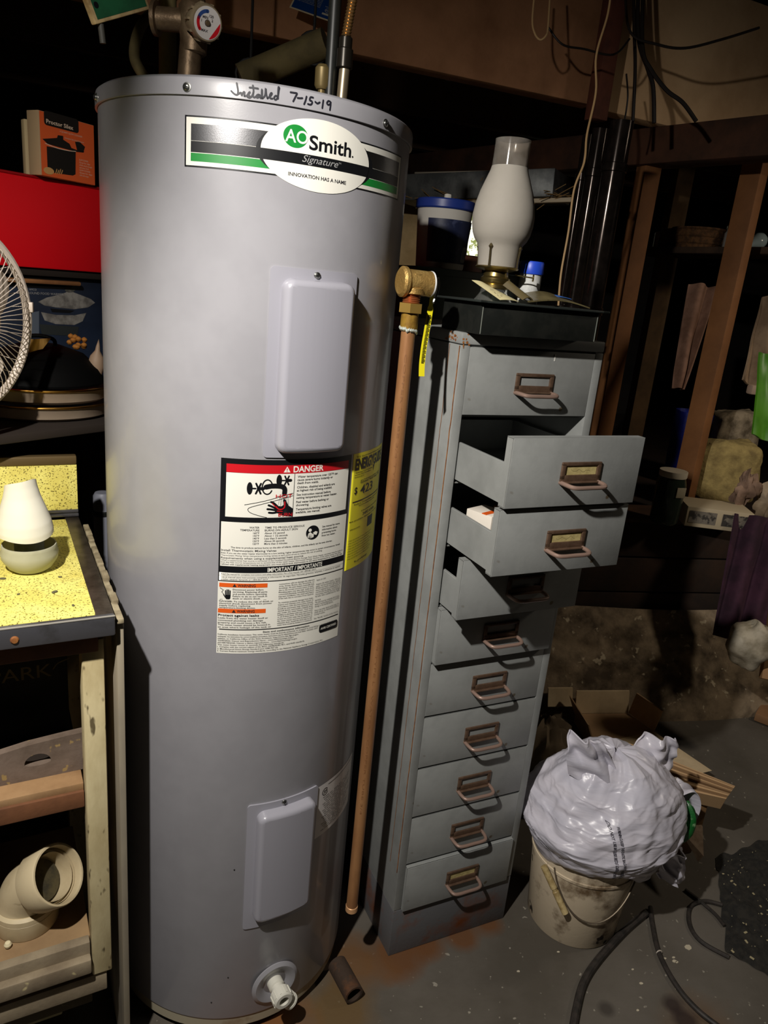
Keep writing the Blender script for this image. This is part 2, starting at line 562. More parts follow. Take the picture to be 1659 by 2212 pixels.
def rrect(u0, z0, u1, z1, r, n=8, step=5.0):
    pts = []
    def seg(ax, ay, bx, by):
        k = max(1, round(math.hypot(bx - ax, by - ay) / step))
        return [(ax + (bx - ax) * i / k, ay + (by - ay) * i / k) for i in range(k)]
    for (cx, cy, a0), nx in (((u1 - r, z1 - r, 90), None), ((u1 - r, z0 + r, 0), None), ((u0 + r, z0 + r, -90), None), ((u0 + r, z1 - r, -180), None)):
        pts.append([(cx + r * math.cos(R(a0 - 90 * i / n)), cy + r * math.sin(R(a0 - 90 * i / n))) for i in range(n + 1)])
    out = []
    for i in range(4):
        out += pts[i][:-1]
        a, c = pts[i][-1], pts[(i + 1) % 4][0]
        out += seg(a[0], a[1], c[0], c[1])
    return out
def cover_panel(zc0, zc1, zf0, zf1, cu0=36.5, cu1=142.5, fu0=21.0, fu1=154.5, depth=21.0):
    panel = thing('p', None, None)
    root = None
    # flange plate
    b = MB()
    loop = rrect(fu0, zf0, fu1, zf1, 6)
    lo = [b.bm.verts.new((u, z, 0)) for u, z in loop]
    hi = [b.bm.verts.new((u, z, 2.6)) for u, z in loop]
    N = len(loop)
    for i in range(N):
        b.bm.faces.new((lo[i], lo[(i + 1) % N], hi[(i + 1) % N], hi[i]))
    b.bm.faces.new(hi)
    u = math.ceil(fu0 / 6) * 6
    while u < fu1:
        bmesh.ops.bisect_plane(b.bm, geom=b.bm.verts[:] + b.bm.edges[:] + b.bm.faces[:], plane_co=(u, 0, 0), plane_no=(1, 0, 0))
        u += 6
    for v in b.bm.verts:
        v.co = cyl3(v.co.x, v.co.y, v.co.z)
    fl = b.build('access_panel', TANK2, heater, smooth=40)
    # raised pillow
    b = MB()
    rings = []
    for ins, h in ((0, 0.5), (0.8, depth * 0.35), (1.6, depth * 0.62), (3.2, depth * 0.82), (6.0, depth * 0.94), (9.5, depth), (12, depth)):
        loop = rrect(cu0 + ins, zc0 + ins, cu1 - ins, zc1 - ins, max(15 - ins, 4), n=8, step=5.0)
        if not rings:
            N0 = len(loop)
        # resample to the same count by arc length
        P = loop + [loop[0]]
        L = [0]
        for p, q in zip(P, P[1:]):
            L.append(L[-1] + math.hypot(q[0] - p[0], q[1] - p[1]))
        if len(loop) != N0:
            res = []
            j = 0
            for i in range(N0):
                t = L[-1] * i / N0
                while L[j + 1] < t:
                    j += 1
                k = (t - L[j]) / max(L[j + 1] - L[j], 1e-9)
                res.append((P[j][0] + (P[j + 1][0] - P[j][0]) * k, P[j][1] + (P[j + 1][1] - P[j][1]) * k))
            loop = res
        rings.append([b.bm.verts.new((u, z, h)) for u, z in loop])
    for a, c in zip(rings, rings[1:]):
        for i in range(N0):
            b.bm.faces.new((a[i], a[(i + 1) % N0], c[(i + 1) % N0], c[i]))
    b.bm.faces.new(rings[-1])
    u = math.ceil(cu0 / 6) * 6
    while u < cu1:
        bmesh.ops.bisect_plane(b.bm, geom=b.bm.verts[:] + b.bm.edges[:] + b.bm.faces[:], plane_co=(u, 0, 0), plane_no=(1, 0, 0))
        u += 6
    for v in b.bm.verts:
        v.co = cyl3(v.co.x, v.co.y, v.co.z)
    b.build('raised_cover', TANK2, fl, smooth=60)
    bpy.data.objects.remove(panel)
    return fl
def screw(parent, u, z, h, r=0.0045):
    p0, p1 = cyl3(u, z, h), cyl3(u, z, h + 3)
    ax = (p1 - p0)
    b = MB()
    b.lathe([(r * 1.35, 0), (r * 1.35, 0.0008), (r, 0.001), (r * 0.95, 0.0026), (r * 0.6, 0.0036), (0.0001, 0.0040)], p0, 20, ax)
    M = Matrix.Translation(p0 + ax.normalized() * 0.0037) @ ax.to_track_quat('Z', 'Y').to_matrix().to_4x4()
    s = b.build('screw', ZINC, parent)
    c = MB()
    c.box((0, 0, 0), (r * 1.2, r * 0.26, 0.001), M=M)
    c.box((0, 0, 0), (r * 0.26, r * 1.2, 0.001), M=M)
    c.build('screw_slot', BLACK_RUBBER, parent)
PU = cover_panel(1143.5, 1387, 1136, 1400)
screw(PU, 86, 1393, 1.6)
PL = cover_panel(284, 517, 262, 530)
screw(PL, 84.4, 524, 1.6)
for u in (-92.0, 187.0, -291.0):
    screw(heater, u, 1601.5, 3.5, 0.0042)

WHITE_P = mat('label_white', (226, 224, 214), 0.45)
BLACK_P = mat('label_black', (16, 17, 20), 0.4)
RED_P = mat('label_red', (190, 22, 32), 0.4)
GREEN_P = mat('label_green', (20, 128, 50), 0.4)
ORANGE_P = mat('label_orange', (222, 92, 28), 0.4)
INK_P = mat('label_ink', (40, 38, 40), 0.5)
YELLOW_P = mat('label_yellow', (232, 224, 44), 0.4)
FOIL_P = mat('label_foil', (112, 112, 114), 0.28, 1.0, bump=0.05, bs=900)
def sheet(bm, name, m, parent, off, step=6):
    return lay(bm, cyl(off), name, m, parent, step)

# ---- marker writing on the rim
hw = [[(-30.1,1610.2),(-29.0,1605.9),(-28.2,1601.5),(-28.7,1597.9),(-31.2,1597.5),(-34.1,1599.0),(-36.6,1601.0)],[(-28.1,1598.4),(-26.1,1599.6),(-24.5,1600.2),(-23.9,1598.2),(-23.3,1597.4)],[(-23.6,1597.9),(-21.5,1601.1),(-20.2,1601.2),(-20.3,1598.6),(-20.3,1597.0)],[(-20.3,1597.0),(-17.2,1597.8),(-14.8,1601.4),(-13.6,1602.0),(-15.1,1599.2),(-13.4,1597.1),(-13.8,1595.7),(-16.3,1596.4)],[(-13.4,1596.0),(-11.0,1598.0),(-9.3,1602.8),(-9.7,1606.5),(-10.3,1609.8)],[(-14.2,1607.1),(-9.3,1607.3),(-3.9,1607.2)],[(-9.4,1602.8),(-9.7,1597.9),(-7.9,1597.0),(-6.3,1598.0)],[(-1.9,1600.4),(-3.7,1600.5),(-5.6,1598.6),(-4.8,1597.0),(-2.5,1598.1),(-1.4,1600.4),(-0.8,1597.5),(0.4,1597.1)],[(0.4,1597.1),(1.4,1601.2),(0.9,1607.1),(0.9,1601.1),(2.0,1597.1)],[(2.0,1597.1),(5.0,1600.9),(5.5,1608.8),(6.4,1602.6),(8.1,1597.9)],[(8.1,1597.9),(11.6,1600.9),(13.3,1603.9),(12.3,1604.3),(10.8,1601.3),(11.7,1598.4),(14.2,1598.4)],[(20.1,1601.6),(18.1,1602.1),(16.2,1599.4),(18.0,1597.6),(20.4,1600.0),(21.4,1605.8),(21.8,1611.4),(21.1,1612.1),(21.0,1606.8),(21.1,1599.3)],[(36.5,1608.8),(40.8,1608.9),(44.7,1608.8),(43.5,1605.8),(40.4,1599.2)],[(45.8,1603.9),(49.0,1604.1),(51.9,1604.7)],[(57.3,1607.3),(56.2,1602.5),(54.6,1598.3)],[(66.0,1607.7),(62.6,1607.5),(61.8,1603.9),(64.2,1603.5),(65.2,1601.8),(63.4,1599.2),(59.7,1599.3)],[(69.3,1603.4),(72.3,1602.1),(75.3,1603.9)],[(80.1,1607.1),(79.7,1602.4),(79.3,1598.1)],[(90.4,1607.1),(87.4,1607.7),(85.4,1605.0),(87.3,1603.3),(90.5,1605.2),(90.6,1607.5),(90.7,1603.3),(90.2,1597.8)]]
bm = bmesh.new()
for st in hw:
    stroke2d(bm, [(u * 235.0 / 238.5, z) for u, z in st], 2.2, 4)
lay(bm, cyl(0.0039), 'handwriting', mat('marker_ink', (24, 24, 34), 0.5), heater)

# ---- brand label
lab = bmesh.new()
rect2d(lab, -96, 1511, 252, 1571)
BL = sheet(lab, 'brand_label', BLACK_P, heater, 0.0003)
bm = bmesh.new()
rect2d(bm, -94, 1513, 250, 1569)
sheet(bm, 'white_border', WHITE_P, BL, 0.0004)
bm = bmesh.new()
rect2d(bm, -87.5, 1542, 244, 1561.5)
sheet(bm, 'silver_band', FOIL_P, BL, 0.0005)
bm = bmesh.new()
rect2d(bm, -87.5, 1528.6, 244, 1541.6)
ell2d(bm, 83, 1541, 87, 37)
sheet(bm, 'black_band', BLACK_P, BL, 0.0006)
bm = bmesh.new()
poly2d(bm, [(-87.5, 1518), (24, 1518), (9, 1527.8), (-87.5, 1527.8)])
sheet(bm, 'green_band', GREEN_P, BL, 0.0005)
bm = bmesh.new()
poly2d(bm, [(146, 1518), (244, 1518), (244, 1527.8), (160, 1527.8)])
sheet(bm, 'green_band', GREEN_P, BL, 0.0005)
bm = bmesh.new()
ell2d(bm, 82, 1541.5, 80, 43.5, 72)
sheet(bm, 'white_oval', WHITE_P, BL, 0.0008)
bm = bmesh.new()
zc, hh = 1535.2, 6.4
a0 = [82 - 80.3 * math.sqrt(1 - ((z - 1541.5) / 43.5) ** 2) for z in (1528.6, 1532, 1538, 1541.6)]
poly2d(bm, list(zip(a0, (1528.6, 1532, 1538, 1541.6))) + [(164 - x, z) for x, z in zip(reversed(a0), (1541.6, 1538, 1532, 1528.6))])
sheet(bm, 'oval_band', BLACK_P, BL, 0.0010)
bm = bmesh.new()
ell2d(bm, 46, 1560.5, 16.2, 13.6, 48)
sheet(bm, 'logo_disc', GREEN_P, BL, 0.0010)
bm = bmesh.new()
text2d(bm, 'AO', 21, 32.5, 1553.2, bold=0.012, width=30)
sheet(bm, 'logo_letters', WHITE_P, BL, 0.0012, None)
bm = bmesh.new()
text2d(bm, 'Smith', 24, 64.5, 1548.2, bold=0.02, width=63)
ell2d(bm, 130.5, 1549.4, 1.3, 1.3, 12)
sheet(bm, 'brand_name', BLACK_P, BL, 0.0010, None)
bm = bmesh.new()
text2d(bm, 'Signature', 12, 56, 1532.2, shear=0.35, width=52)
text2d(bm, 'TM', 3, 108.5, 1537)
sheet(bm, 'series_name', mat('label_grey', (150, 150, 150), 0.4), BL, 0.0012, None)
bm = bmesh.new()
text2d(bm, 'INNOVATION HAS A NAME', 6.4, 38.5, 1513.4, width=84, bold=0.02)
sheet(bm, 'slogan', INK_P, BL, 0.0010, None)

# ---- danger sticker
bm = bmesh.new()
rect2d(bm, -37.5, 818, 175.5, 1132)
DL = sheet(bm, 'danger_label', WHITE_P, heater, 0.0003)
bm = bmesh.new()
rect2d(bm, -37.5, 940, 175.5, 1132)
rect2d(bm, -34, 858.6, 172, 860.2)
sheet(bm, 'black_panel', BLACK_P, DL, 0.0005)
bm = bmesh.new()
rect2d(bm, -29.5, 1043.5, 70, 1111)
rect2d(bm, 71, 1043.5, 170, 1111)
rect2d(bm, -35, 965, 173.5, 1035.5)
rect2d(bm, -36, 949.6, 174.5, 954.6)
rect2d(bm, -36, 941.6, 174.5, 949.2)
sheet(bm, 'white_panel', WHITE_P, DL, 0.0007)
bm = bmesh.new()
rect2d(bm, -29.5, 1111.4, 169, 1124)
sheet(bm, 'red_header', RED_P, DL, 0.0007)
bm = bmesh.new()
text2d(bm, 'DANGER', 13, 68, 1113.3, bold=0.025, width=50)
sheet(bm, 'header_word', WHITE_P, DL, 0.0009, None)
bm = bmesh.new()
poly2d(bm, [(53, 1113.2), (63.4, 1113.2), (58.2, 1122.2)])
sheet(bm, 'warning_triangle', WHITE_P, DL, 0.0009, None)
bm = bmesh.new()
text2d(bm, 'IMPORTANT / IMPORTANTE', 9.6, 36, 956.2, bold=0.02, width=92)
sheet(bm, 'white_lettering', WHITE_P, DL, 0.0009, None)
bm = bmesh.new()
text2d(bm, '!', 8, 57.4, 1114, bold=0.02)
sheet(bm, 'warning_mark', RED_P, DL, 0.0011, None)
bm = bmesh.new()
# taps, spout, tub and hand
ell2d(bm, 4.5, 1088.5, 4.2, 9.5, 28)
stroke2d(bm, [(8, 1088.5), (13, 1088.5)], 2.4, 1)
for a in (58, -58, 122, -122):
    stroke2d(bm, [(17, 1088.5), (17 + 6.6 * math.cos(R(a)), 1088.5 + 9 * math.sin(R(a)))], 2.8, 1)
stroke2d(bm, [(17, 1088.5), (24, 1088.5)], 5.0, 1)
sheet(bm, 'tap_print', BLACK_P, DL, 0.0009)
bm = bmesh.new()
ell2d(bm, 47, 1101, 4.2, 9.0, 28)
stroke2d(bm, [(50, 1101), (55, 1101)], 2.2, 1)
for a in (58, -58, 122, -122):
    stroke2d(bm, [(58.5, 1101), (58.5 + 5.8 * math.cos(R(a)), 1101 + 7.6 * math.sin(R(a)))], 2.5, 1)
stroke2d(bm, [(58, 1101), (64.5, 1101)], 4.6, 1)
sheet(bm, 'tap_print', BLACK_P, DL, 0.0009)
bm = bmesh.new()
stroke2d(bm, [(30 + 7.5 * math.cos(R(t)), 1091 + 11 * math.sin(R(t))) for t in range(30, 331, 20)], 2.0, 2)
stroke2d(bm, [(28, 1091), (36, 1092.5), (46, 1092.5), (53, 1091), (56, 1087), (56, 1081)], 7.6, 6)
sheet(bm, 'spout_print', BLACK_P, DL, 0.0009)
bm = bmesh.new()
stroke2d(bm, [(-2, 1063), (25, 1069), (50, 1076), (69, 1081)], 0.9, 3)
stroke2d(bm, [(69, 1077), (30, 1066.5), (8, 1060), (3, 1056), (7, 1051), (20, 1046.5), (31, 1043.8)], 0.9, 4)
sheet(bm, 'tub_print', BLACK_P, DL, 0.0009)
bm = bmesh.new()
poly2d(bm, [(70, 1044), (70, 1057), (63, 1062), (58.5, 1071), (55.5, 1073), (54.5, 1070), (56, 1063.5), (52, 1061), (46, 1062), (42, 1058.5), (43, 1052.5), (51, 1048), (60, 1045)])
for p in ([(47, 1060), (41, 1066), (36.5, 1068)], [(45, 1057.5), (38, 1061), (33, 1063)], [(44, 1055), (37, 1056.5), (31.5, 1057)], [(46, 1052), (40, 1051), (34, 1051.5)]):
    stroke2d(bm, p, 3.2, 3)
sheet(bm, 'hand_print', BLACK_P, DL, 0.0009)
bm = bmesh.new()
ell2d(bm, 106, 1015, 11.6, 11.6, 48)
sheet(bm, 'manual_disc', BLACK_P, DL, 0.0009)
bm = bmesh.new()
stroke2d(bm, [(-34, 929), (-29, 926), (-31.5, 922.5), (-27.5, 918)], 0.8, 1)
for k in range(4):
    stroke2d(bm, [(-25.4 + 2.1 * k, 917), (-25.8 + 2.3 * k, 925 + (1.5 if k in (1, 2) else 0))], 1.6, 1)
poly2d(bm, [(-26.5, 918), (-18, 918), (-18.5, 912.5), (-20, 911), (-24.5, 911), (-26, 913)])
stroke2d(bm, [(-26, 914), (-28.5, 918)], 1.5, 1)
sheet(bm, 'shock_print', BLACK_P, DL, 0.0009)
bm = bmesh.new()
poly2d(bm, rrect(131, 836.5, 171.5, 850.5, 4, 4, 30))
sheet(bm, 'badge_print', BLACK_P, DL, 0.0009)
bm = bmesh.new()
text2d(bm, 'HOT', 7.6, 43, 1074.5, width=25)
text2d(bm, 'BURN', 7.4, 48, 1045.4, width=21.5, bold=0.01)
stroke2d(bm, [(44, 1061), (48, 1057), (53, 1056.5), (57, 1060), (57, 1068)], 1.8, 4)
stroke2d(bm, [(38, 1066), (44, 1060)], 1.2, 1)
stroke2d(bm, [(46, 1054), (54, 1053)], 1.2, 1)
sheet(bm, 'red_lettering', RED_P, DL, 0.0013, None)
bm = bmesh.new()
ell2d(bm, 101.2, 1019.2, 2.8, 2.8, 20)
poly2d(bm, [(97.0, 1008), (98.5, 1014.2), (102.2, 1016), (105.4, 1013), (108, 1012.2), (108, 1007.4), (102, 1005.5)])
sheet(bm, 'reader_print', WHITE_P, DL, 0.0011)
bm = bmesh.new()
poly2d(bm, [(106.3, 1014.6), (111, 1016.8), (114.8, 1015.2), (113, 1010.4), (109.2, 1011.4)])
sheet(bm, 'book_print', WHITE_P, DL, 0.0011)
bm = bmesh.new()
text2d(bm, 'AHRI CERTIFIED', 5.4, 134, 841.5, width=34, bold=0.02)
sheet(bm, 'badge_lettering', WHITE_P, DL, 0.0011, None)
bm = bmesh.new()
for k in range(9):
    stroke2d(bm, [(50 + k * 1.5, 1080), (47 + k * 2.1 + (k % 2), 1062 - (k % 3) * 2)], 0.35, 1)
sheet(bm, 'water_jet', INK_P, DL, 0.0009, None)
bm = bmesh.new()
rect2d(bm, -35.5, 930.6, 37, 937.4)
sheet(bm, 'orange_header', ORANGE_P, DL, 0.0006)
bm = bmesh.new()
rect2d(bm, -36.5, 887.6, 36, 894.6)
sheet(bm, 'orange_header', ORANGE_P, DL, 0.0006)
bm = bmesh.new()
def T(s, size, x, y, width=None, bold=0.0, align='LEFT'):
    text2d(bm, s, size, x, y, align, width, bold)
yy = 1104.5
for grp in (('Water temperature over 125\u00b0F can', 'cause severe burns instantly or', 'death from scalds.'), ('Children, disabled and elderly are', 'at highest risk of being scalded.'),
            ('See instruction manual before', 'setting temperature at water heater.'), ('Feel water before bathing or', 'showering.'), ('Temperature limiting valves are', 'available, see manual.')):
    for s in grp:
        T(s, 4.9, 75, yy, bold=0.016)
        yy -= 4.9
    yy -= 1.7
T('WATER', 4.3, 21, 1026.5, align='RIGHT', bold=0.012)
T('TEMPERATURE', 4.3, 21, 1022.2, align='RIGHT', bold=0.012)
T('TIME TO PRODUCE SERIOUS', 4.3, 29, 1026.5, width=62, bold=0.012)
T('BURNS ON ADULT SKIN', 4.3, 29, 1022.2, width=51, bold=0.012)
for k, (p, q) in enumerate((('160\u00b0F', 'About 1/2 second'), ('150\u00b0F', 'About 1 1/2 seconds'), ('140\u00b0F', 'Less than 5 seconds'), ('130\u00b0F', 'About 30 seconds'), ('120\u00b0F', 'More than 5 minutes'))):
    T(p, 4.2, 21, 1017.8 - 4.25 * k, align='RIGHT', bold=0.012)
    T(q, 4.2, 29, 1017.8 - 4.25 * k, bold=0.012)
for k, s in enumerate(('See manual for more', 'information about', 'preventing burns', 'from hot water.')):
    T(s, 4.2, 123, 1021 - 5 * k, bold=0.012)
T('The time to produce serious burns on the skin of infants, children, and the elderly can be even shorter.', 3.8, -20, 994.4, width=165, bold=0.012)
T('Install Thermostatic Mixing Valves', 4.7, -34, 989.2, width=82, bold=0.012)
T('Even if you set the water heater thermostat to a low setting, higher temperatures may occur in certain circumstances. Install', 3.4, -34, 985.2, width=196, bold=0.01)
T('Thermostatic Mixing Valves (temperature limiting valves) at each point-of-use to reduce the risk of scalding.', 3.4, -34, 981.4, width=160)
T('Requirements when using a supplemental heat source', 4.5, -34, 977.0, width=126, bold=0.01)
T('When a supplemental heat source is connected to the Certified Household Electric Storage Tank Water Heater, provision must be made to', 3.2, -34, 973.6, width=204)
T('limit the heat source temperature not to exceed that of the water heater thermostat setting. Caution: if the water heater has been', 3.2, -34, 970.4, width=200)
T('refitted with supplemental heating equipment, you must adjust both thermostats to the same temperature to reduce the risk.', 3.2, -34, 967.0, width=204, bold=0.01)
T('Read the manual for complete instructions and safety information. For a free manual, call 1-800-821-2017.', 3.5, -33, 951.0, width=150)
T('Lea el manual para instrucciones completas e informaci\u00f3n de seguridad. Manuales gratuitos, etiquetas, o asistencia en espa\u00f1ol', 3.4, -33, 946.2, width=200)
T('pueden obtener llamando al 1-800-821-2017', 3.4, -33, 942.6, width=70)
T('WARNING', 6.2, -8, 931.8, width=27, bold=0.02)
T('WARNING', 6.2, -8, 888.9, width=27, bold=0.02)
for yb in (931.6, 888.6):
    poly2d(bm, [(-15.5, yb), (-9.5, yb), (-12.5, yb + 5)])
for k, s in enumerate(('Disconnect power before', 'servicing. Replacing all parts', 'and panels before operating.', 'Failure to do so can result in', 'death or electric shock.')):
    T(s, 3.5, -15, 926.2 - 3.7 * k, width=(46, 52, 52, 52, 42)[k], bold=0.006)
stroke2d(bm, [(-34, 910.0), (36, 910.0)], 0.4, 1)
for k, s in enumerate(('DANGER: To reduce the risk of death or', 'electrical shock disconnect from power', 'supply before replacing', 'temperature-limiting device.')):
    T(s, 3.4, -35, 906.3 - 3.5 * k, width=(82, 80, 47, 55)[k], bold=0.006)
T('Protect against leaks', 5.2, -36, 882.2, width=62, bold=0.015)
for k, s in enumerate(('Leaks from the water heater itself or', 'connected plumbing can damage', 'property and could cause a fire risk.', 'This water heater should be located in', 'an area where leakage of the tank or')):
    T(s, 3.6, -36, 878 - 3.9 * k, width=(80, 72, 78, 84, 86)[k] * 0.95, bold=0.006)
col2 = ('connections will not damage the adjacent', 'area, lower floors, the structure, or', 'furnishings. All water heaters eventually leak,', 'due to the normal corrosive action of water.', 'Plumbing pipes may also leak. Leaks from',
        'connected plumbing, including those from', 'improper installation, may cause early failure', 'of the tank due to corrosion if not repaired.', '', 'To minimize potential damage from leaks,', 'inspect and maintain your water heater in',
        'accordance with the instruction manual.', 'Install an automatic leak detection and', 'shutoff device, and install a suitable drain', 'pan under the water heater. Your local', 'building or plumbing codes may require some', 'or all of these items. The drain pan must be',
        'at least two inches wider than the diameter of', 'the water heater and must be piped to an', 'adequate drain. Install the drain pan so the', 'water level would be limited to a maximum')
for k, s in enumerate(col2):
    if s:
        T(s, 3.0, 55, 934 - 3.5 * k, width=60 if len(s) > 36 else 54, bold=0.004)
col3 = ('depth of 1-3/4".', '', 'Inspect the water heater, drain pan,', 'pipes, and surrounding area regularly.', 'If leaks are found, turn off water and', 'have it repaired by a qualified person. If', 'you find that the piping, connections, or',
        'surrounding materials have been damaged', 'by leaks, have a qualified person repair.', '', 'NOTICE', 'The tank must be completely full of water', 'before connecting power to prevent', 'damage to the heating element.', '', 'Open a hot water faucet and let water run', 'until all air is removed before', 'turning on power.', '', 'See "Notify" section of the manual.')
for k, s in enumerate(col3):
    if s:
        T(s, 3.0, 119, 932 - 3.55 * k, width=(52 if len(s) > 30 else None), bold=0.004)
T('State and conformance information', 4.0, 72, 853.8, width=78, align='CENTER', bold=0.014)
for k, (s, wd) in enumerate((('California Installation Instructions: This water heater must be braced, anchored, or strapped to avoid falling or moving during an', 196), ('earthquake. See instructions for correct installation procedures. Instructions may be obtained from your local dealer, wholesaler, public', 200),
                             ('utilities, or California Office of the State Architect, http://www.dsa.dgs.ca.gov', 128), ('WARNING: Cancer and Reproductive Harm - www.P65Warnings.ca.gov', 120), ('ADVERTENCIA: C\u00e1ncer y da\u00f1os reproductivos - www.P65Warnings.ca.gov', 126),
                             ('This water heater meets or exceeds the following standards:', 104), ('1. Complies with the current edition of the IECC, ASHRAE/IES 90.1, and HUD standards.', 140), ('2. Manufactured Home Energy Standard part 3280.707 (d)', 94), ('3. Current Federal minimum energy standards, according to the National Appliance Energy Conservation Act.', 176))):
    T(s, 3.2, -36, 850 - 3.6 * k, width=min(wd, 164 if k in (1, 2) else wd), bold=0.004)
sheet(bm, 'fine_print', INK_P, DL, 0.0009, None)

# ---- yellow energy label
bm = bmesh.new()
rect2d(bm, 180, 934, 300, 1132)
EL = sheet(bm, 'energy_label', YELLOW_P, heater, 0.00025)
bm = bmesh.new()
T('ENERGYGUIDE', 25, 187, 1105, width=108, bold=0.04)
poly2d(bm, [(247, 1104), (255, 1104), (251, 1093)])
T('$', 16, 190, 1064.5, bold=0.02)
T('423', 21, 207, 1061.5, width=46, bold=0.012)
rect2d(bm, 187, 1050, 294, 1051.8)
for k, (x0, x1, z) in enumerate(((190, 292, 1125), (187, 245, 1099), (187, 240, 1095.4), (187, 215, 1091.6), (206, 290, 1084), (192, 290, 1045), (206, 270, 1041), (216, 292, 1030), (183, 292, 1017), (186, 216, 1003))):
    T('U.S. Government Federal law prohibits removal of this label before consumer purchase'[k * 3:k * 3 + 34], 3.6, x0, z, width=(x1 - x0), bold=0.01)
T('Estimated Yearly Energy Cost', 5.5, 206, 1080, width=84, bold=0.012)
T('3493 kWh', 7.5, 222, 1022, width=50, bold=0.012)
poly2d(bm, [(244, 996), (268, 996), (268, 1014), (244, 1014)])
for k in range(8):
    T('\u2022 Your cost will depend on your utility rates and use.', 3.4, 184, 984 - 4.6 * k, width=86 - 5 * (k % 3))
T('ftc.gov/energy', 5, 206, 942, width=50, bold=0.01)
sheet(bm, 'black_lettering', BLACK_P, EL, 0.0005, 6)

# ---- rating plate
bm = bmesh.new()
poly2d(bm, rrect(150, 408, 286, 522, 3, 3, 200))
RL = sheet(bm, 'rating_label', mat('label_silver', (206, 202, 200), 0.45, 0.0), heater, 0.0003)
bm = bmesh.new()
stroke2d(bm, [(176 + 7 * math.cos(R(t)), 503 + 7 * math.sin(R(t))) for t in range(40, 341, 20)], 1.6, 2)
T('SP', 9, 172, 500, width=10, bold=0.02)
for k in range(16):
    T(('MODEL NO.  SERIAL NO.  CAP. U.S. GALS', 'ELEMENT WATTAGE  UPPER 4500  LOWER 4500', 'VOLTS 240  PHASE 1  WORKING PRESSURE 150 PSI', 'FOR YOUR SAFETY READ THE MANUAL')[k % 4], 4.2, 172 + (k % 3) * 3, 490 - 4.9 * k, width=96 - 7 * (k % 4))
rect2d(bm, 184, 514, 280, 515.2)
sheet(bm, 'rating_lettering', INK_P, RL, 0.0005, 6)

# ---- drain valve
dv = MB()
ang = 88.0
p0 = cyl3(ang, 111, 0)
ax = (cyl3(ang, 111, 10) - p0).normalized()
dv.lathe([(0.046, 0.0), (0.046, 0.002), (0.040, 0.006), (0.030, 0.004), (0.0185, -0.004)], p0, 48, ax, cap=False)
dvo = dv.build('escutcheon', TANK, heater)
PV = mat('valve_plastic', (214, 212, 200), 0.45, bump=0.05, bs=200)
side = Vector((ax.y, -ax.x, 0)).normalized() * -1
b = MB()
b.lathe([(0.015, -0.004), (0.015, 0.012), (0.0125, 0.014), (0.0125, 0.022), (0.0185, 0.024), (0.0185, 0.043), (0.016, 0.0455), (0.0095, 0.0455), (0.0085, 0.032), (0.0001, 0.032)], p0, 28, ax, cap=False)
for k in range(10):
    a = 2 * math.pi * k / 10
    rd = side * math.cos(a) + Vector((0, 0, 1)) * math.sin(a)
    b.beam(p0 + ax * 0.026 + rd * 0.0183, p0 + ax * 0.042 + rd * 0.0183, 0.004, 0.003, up=rd)
b.build('drain_valve', PV, dvo)
MB().lathe([(0.0, 0.0324), (0.0082, 0.0324)], p0, 20, ax, cap=False).build('valve_bore', mat('bore_green', (24, 40, 38), 0.5), dvo)
b = MB()
sp = p0 + ax * 0.016 + Vector((0, 0, -0.004))
dn = (Vector((0, 0, -0.75)) + Vector((0.62, 0.16, 0)) + ax * 0.25).normalized()
b.lathe([(0.010, 0), (0.010, 0.018), (0.0145, 0.020), (0.0145, 0.040), (0.011, 0.040), (0.010, 0.03), (0.0001, 0.03)], sp, 24, dn, cap=False)
for k in range(4):
    b.tube([sp + dn * (0.023 + 0.0045 * k) + (dn.orthogonal().normalized() * math.cos(t) + dn.cross(dn.orthogonal().normalized()) * math.sin(t)) * 0.0146 for t in [2 * math.pi * i / 20 for i in range(20)]], 0.0011, 5, closed=True)
b.build('hose_spout', PV, dvo)
b = MB()
for u, z in ((3, 396), (-1, 150), (-30, 90)):
    p = cyl3(u, z, 0)
    b.lathe([(0.0016, 0), (0.001, 0.0008), (0.0001, 0.001)], p, 8, cyl3(u, z, 5) - p)
b.build('paint_chip', BLACK_RUBBER, heater)

# ================================================================ PLUMBING
BRASS = mat('rough_brass', (196, 164, 100), 0.38, 0.6, col2=(168, 134, 76), ns=30, det=4, bump=0.5, bs=260)
BRASS_B = mat('bright_brass', (190, 154, 80), 0.3, 0.7)
COPPER = mat('copper_pipe', (170, 124, 82), 0.42, 0.3, col2=(146, 102, 66), ns=9, det=5, stretch=(3, 3, 0.6))
DULL = mat('dull_brass', (128, 108, 84), 0.45, 0.6, col2=(96, 78, 58), ns=24, det=4, bump=0.2, bs=150)

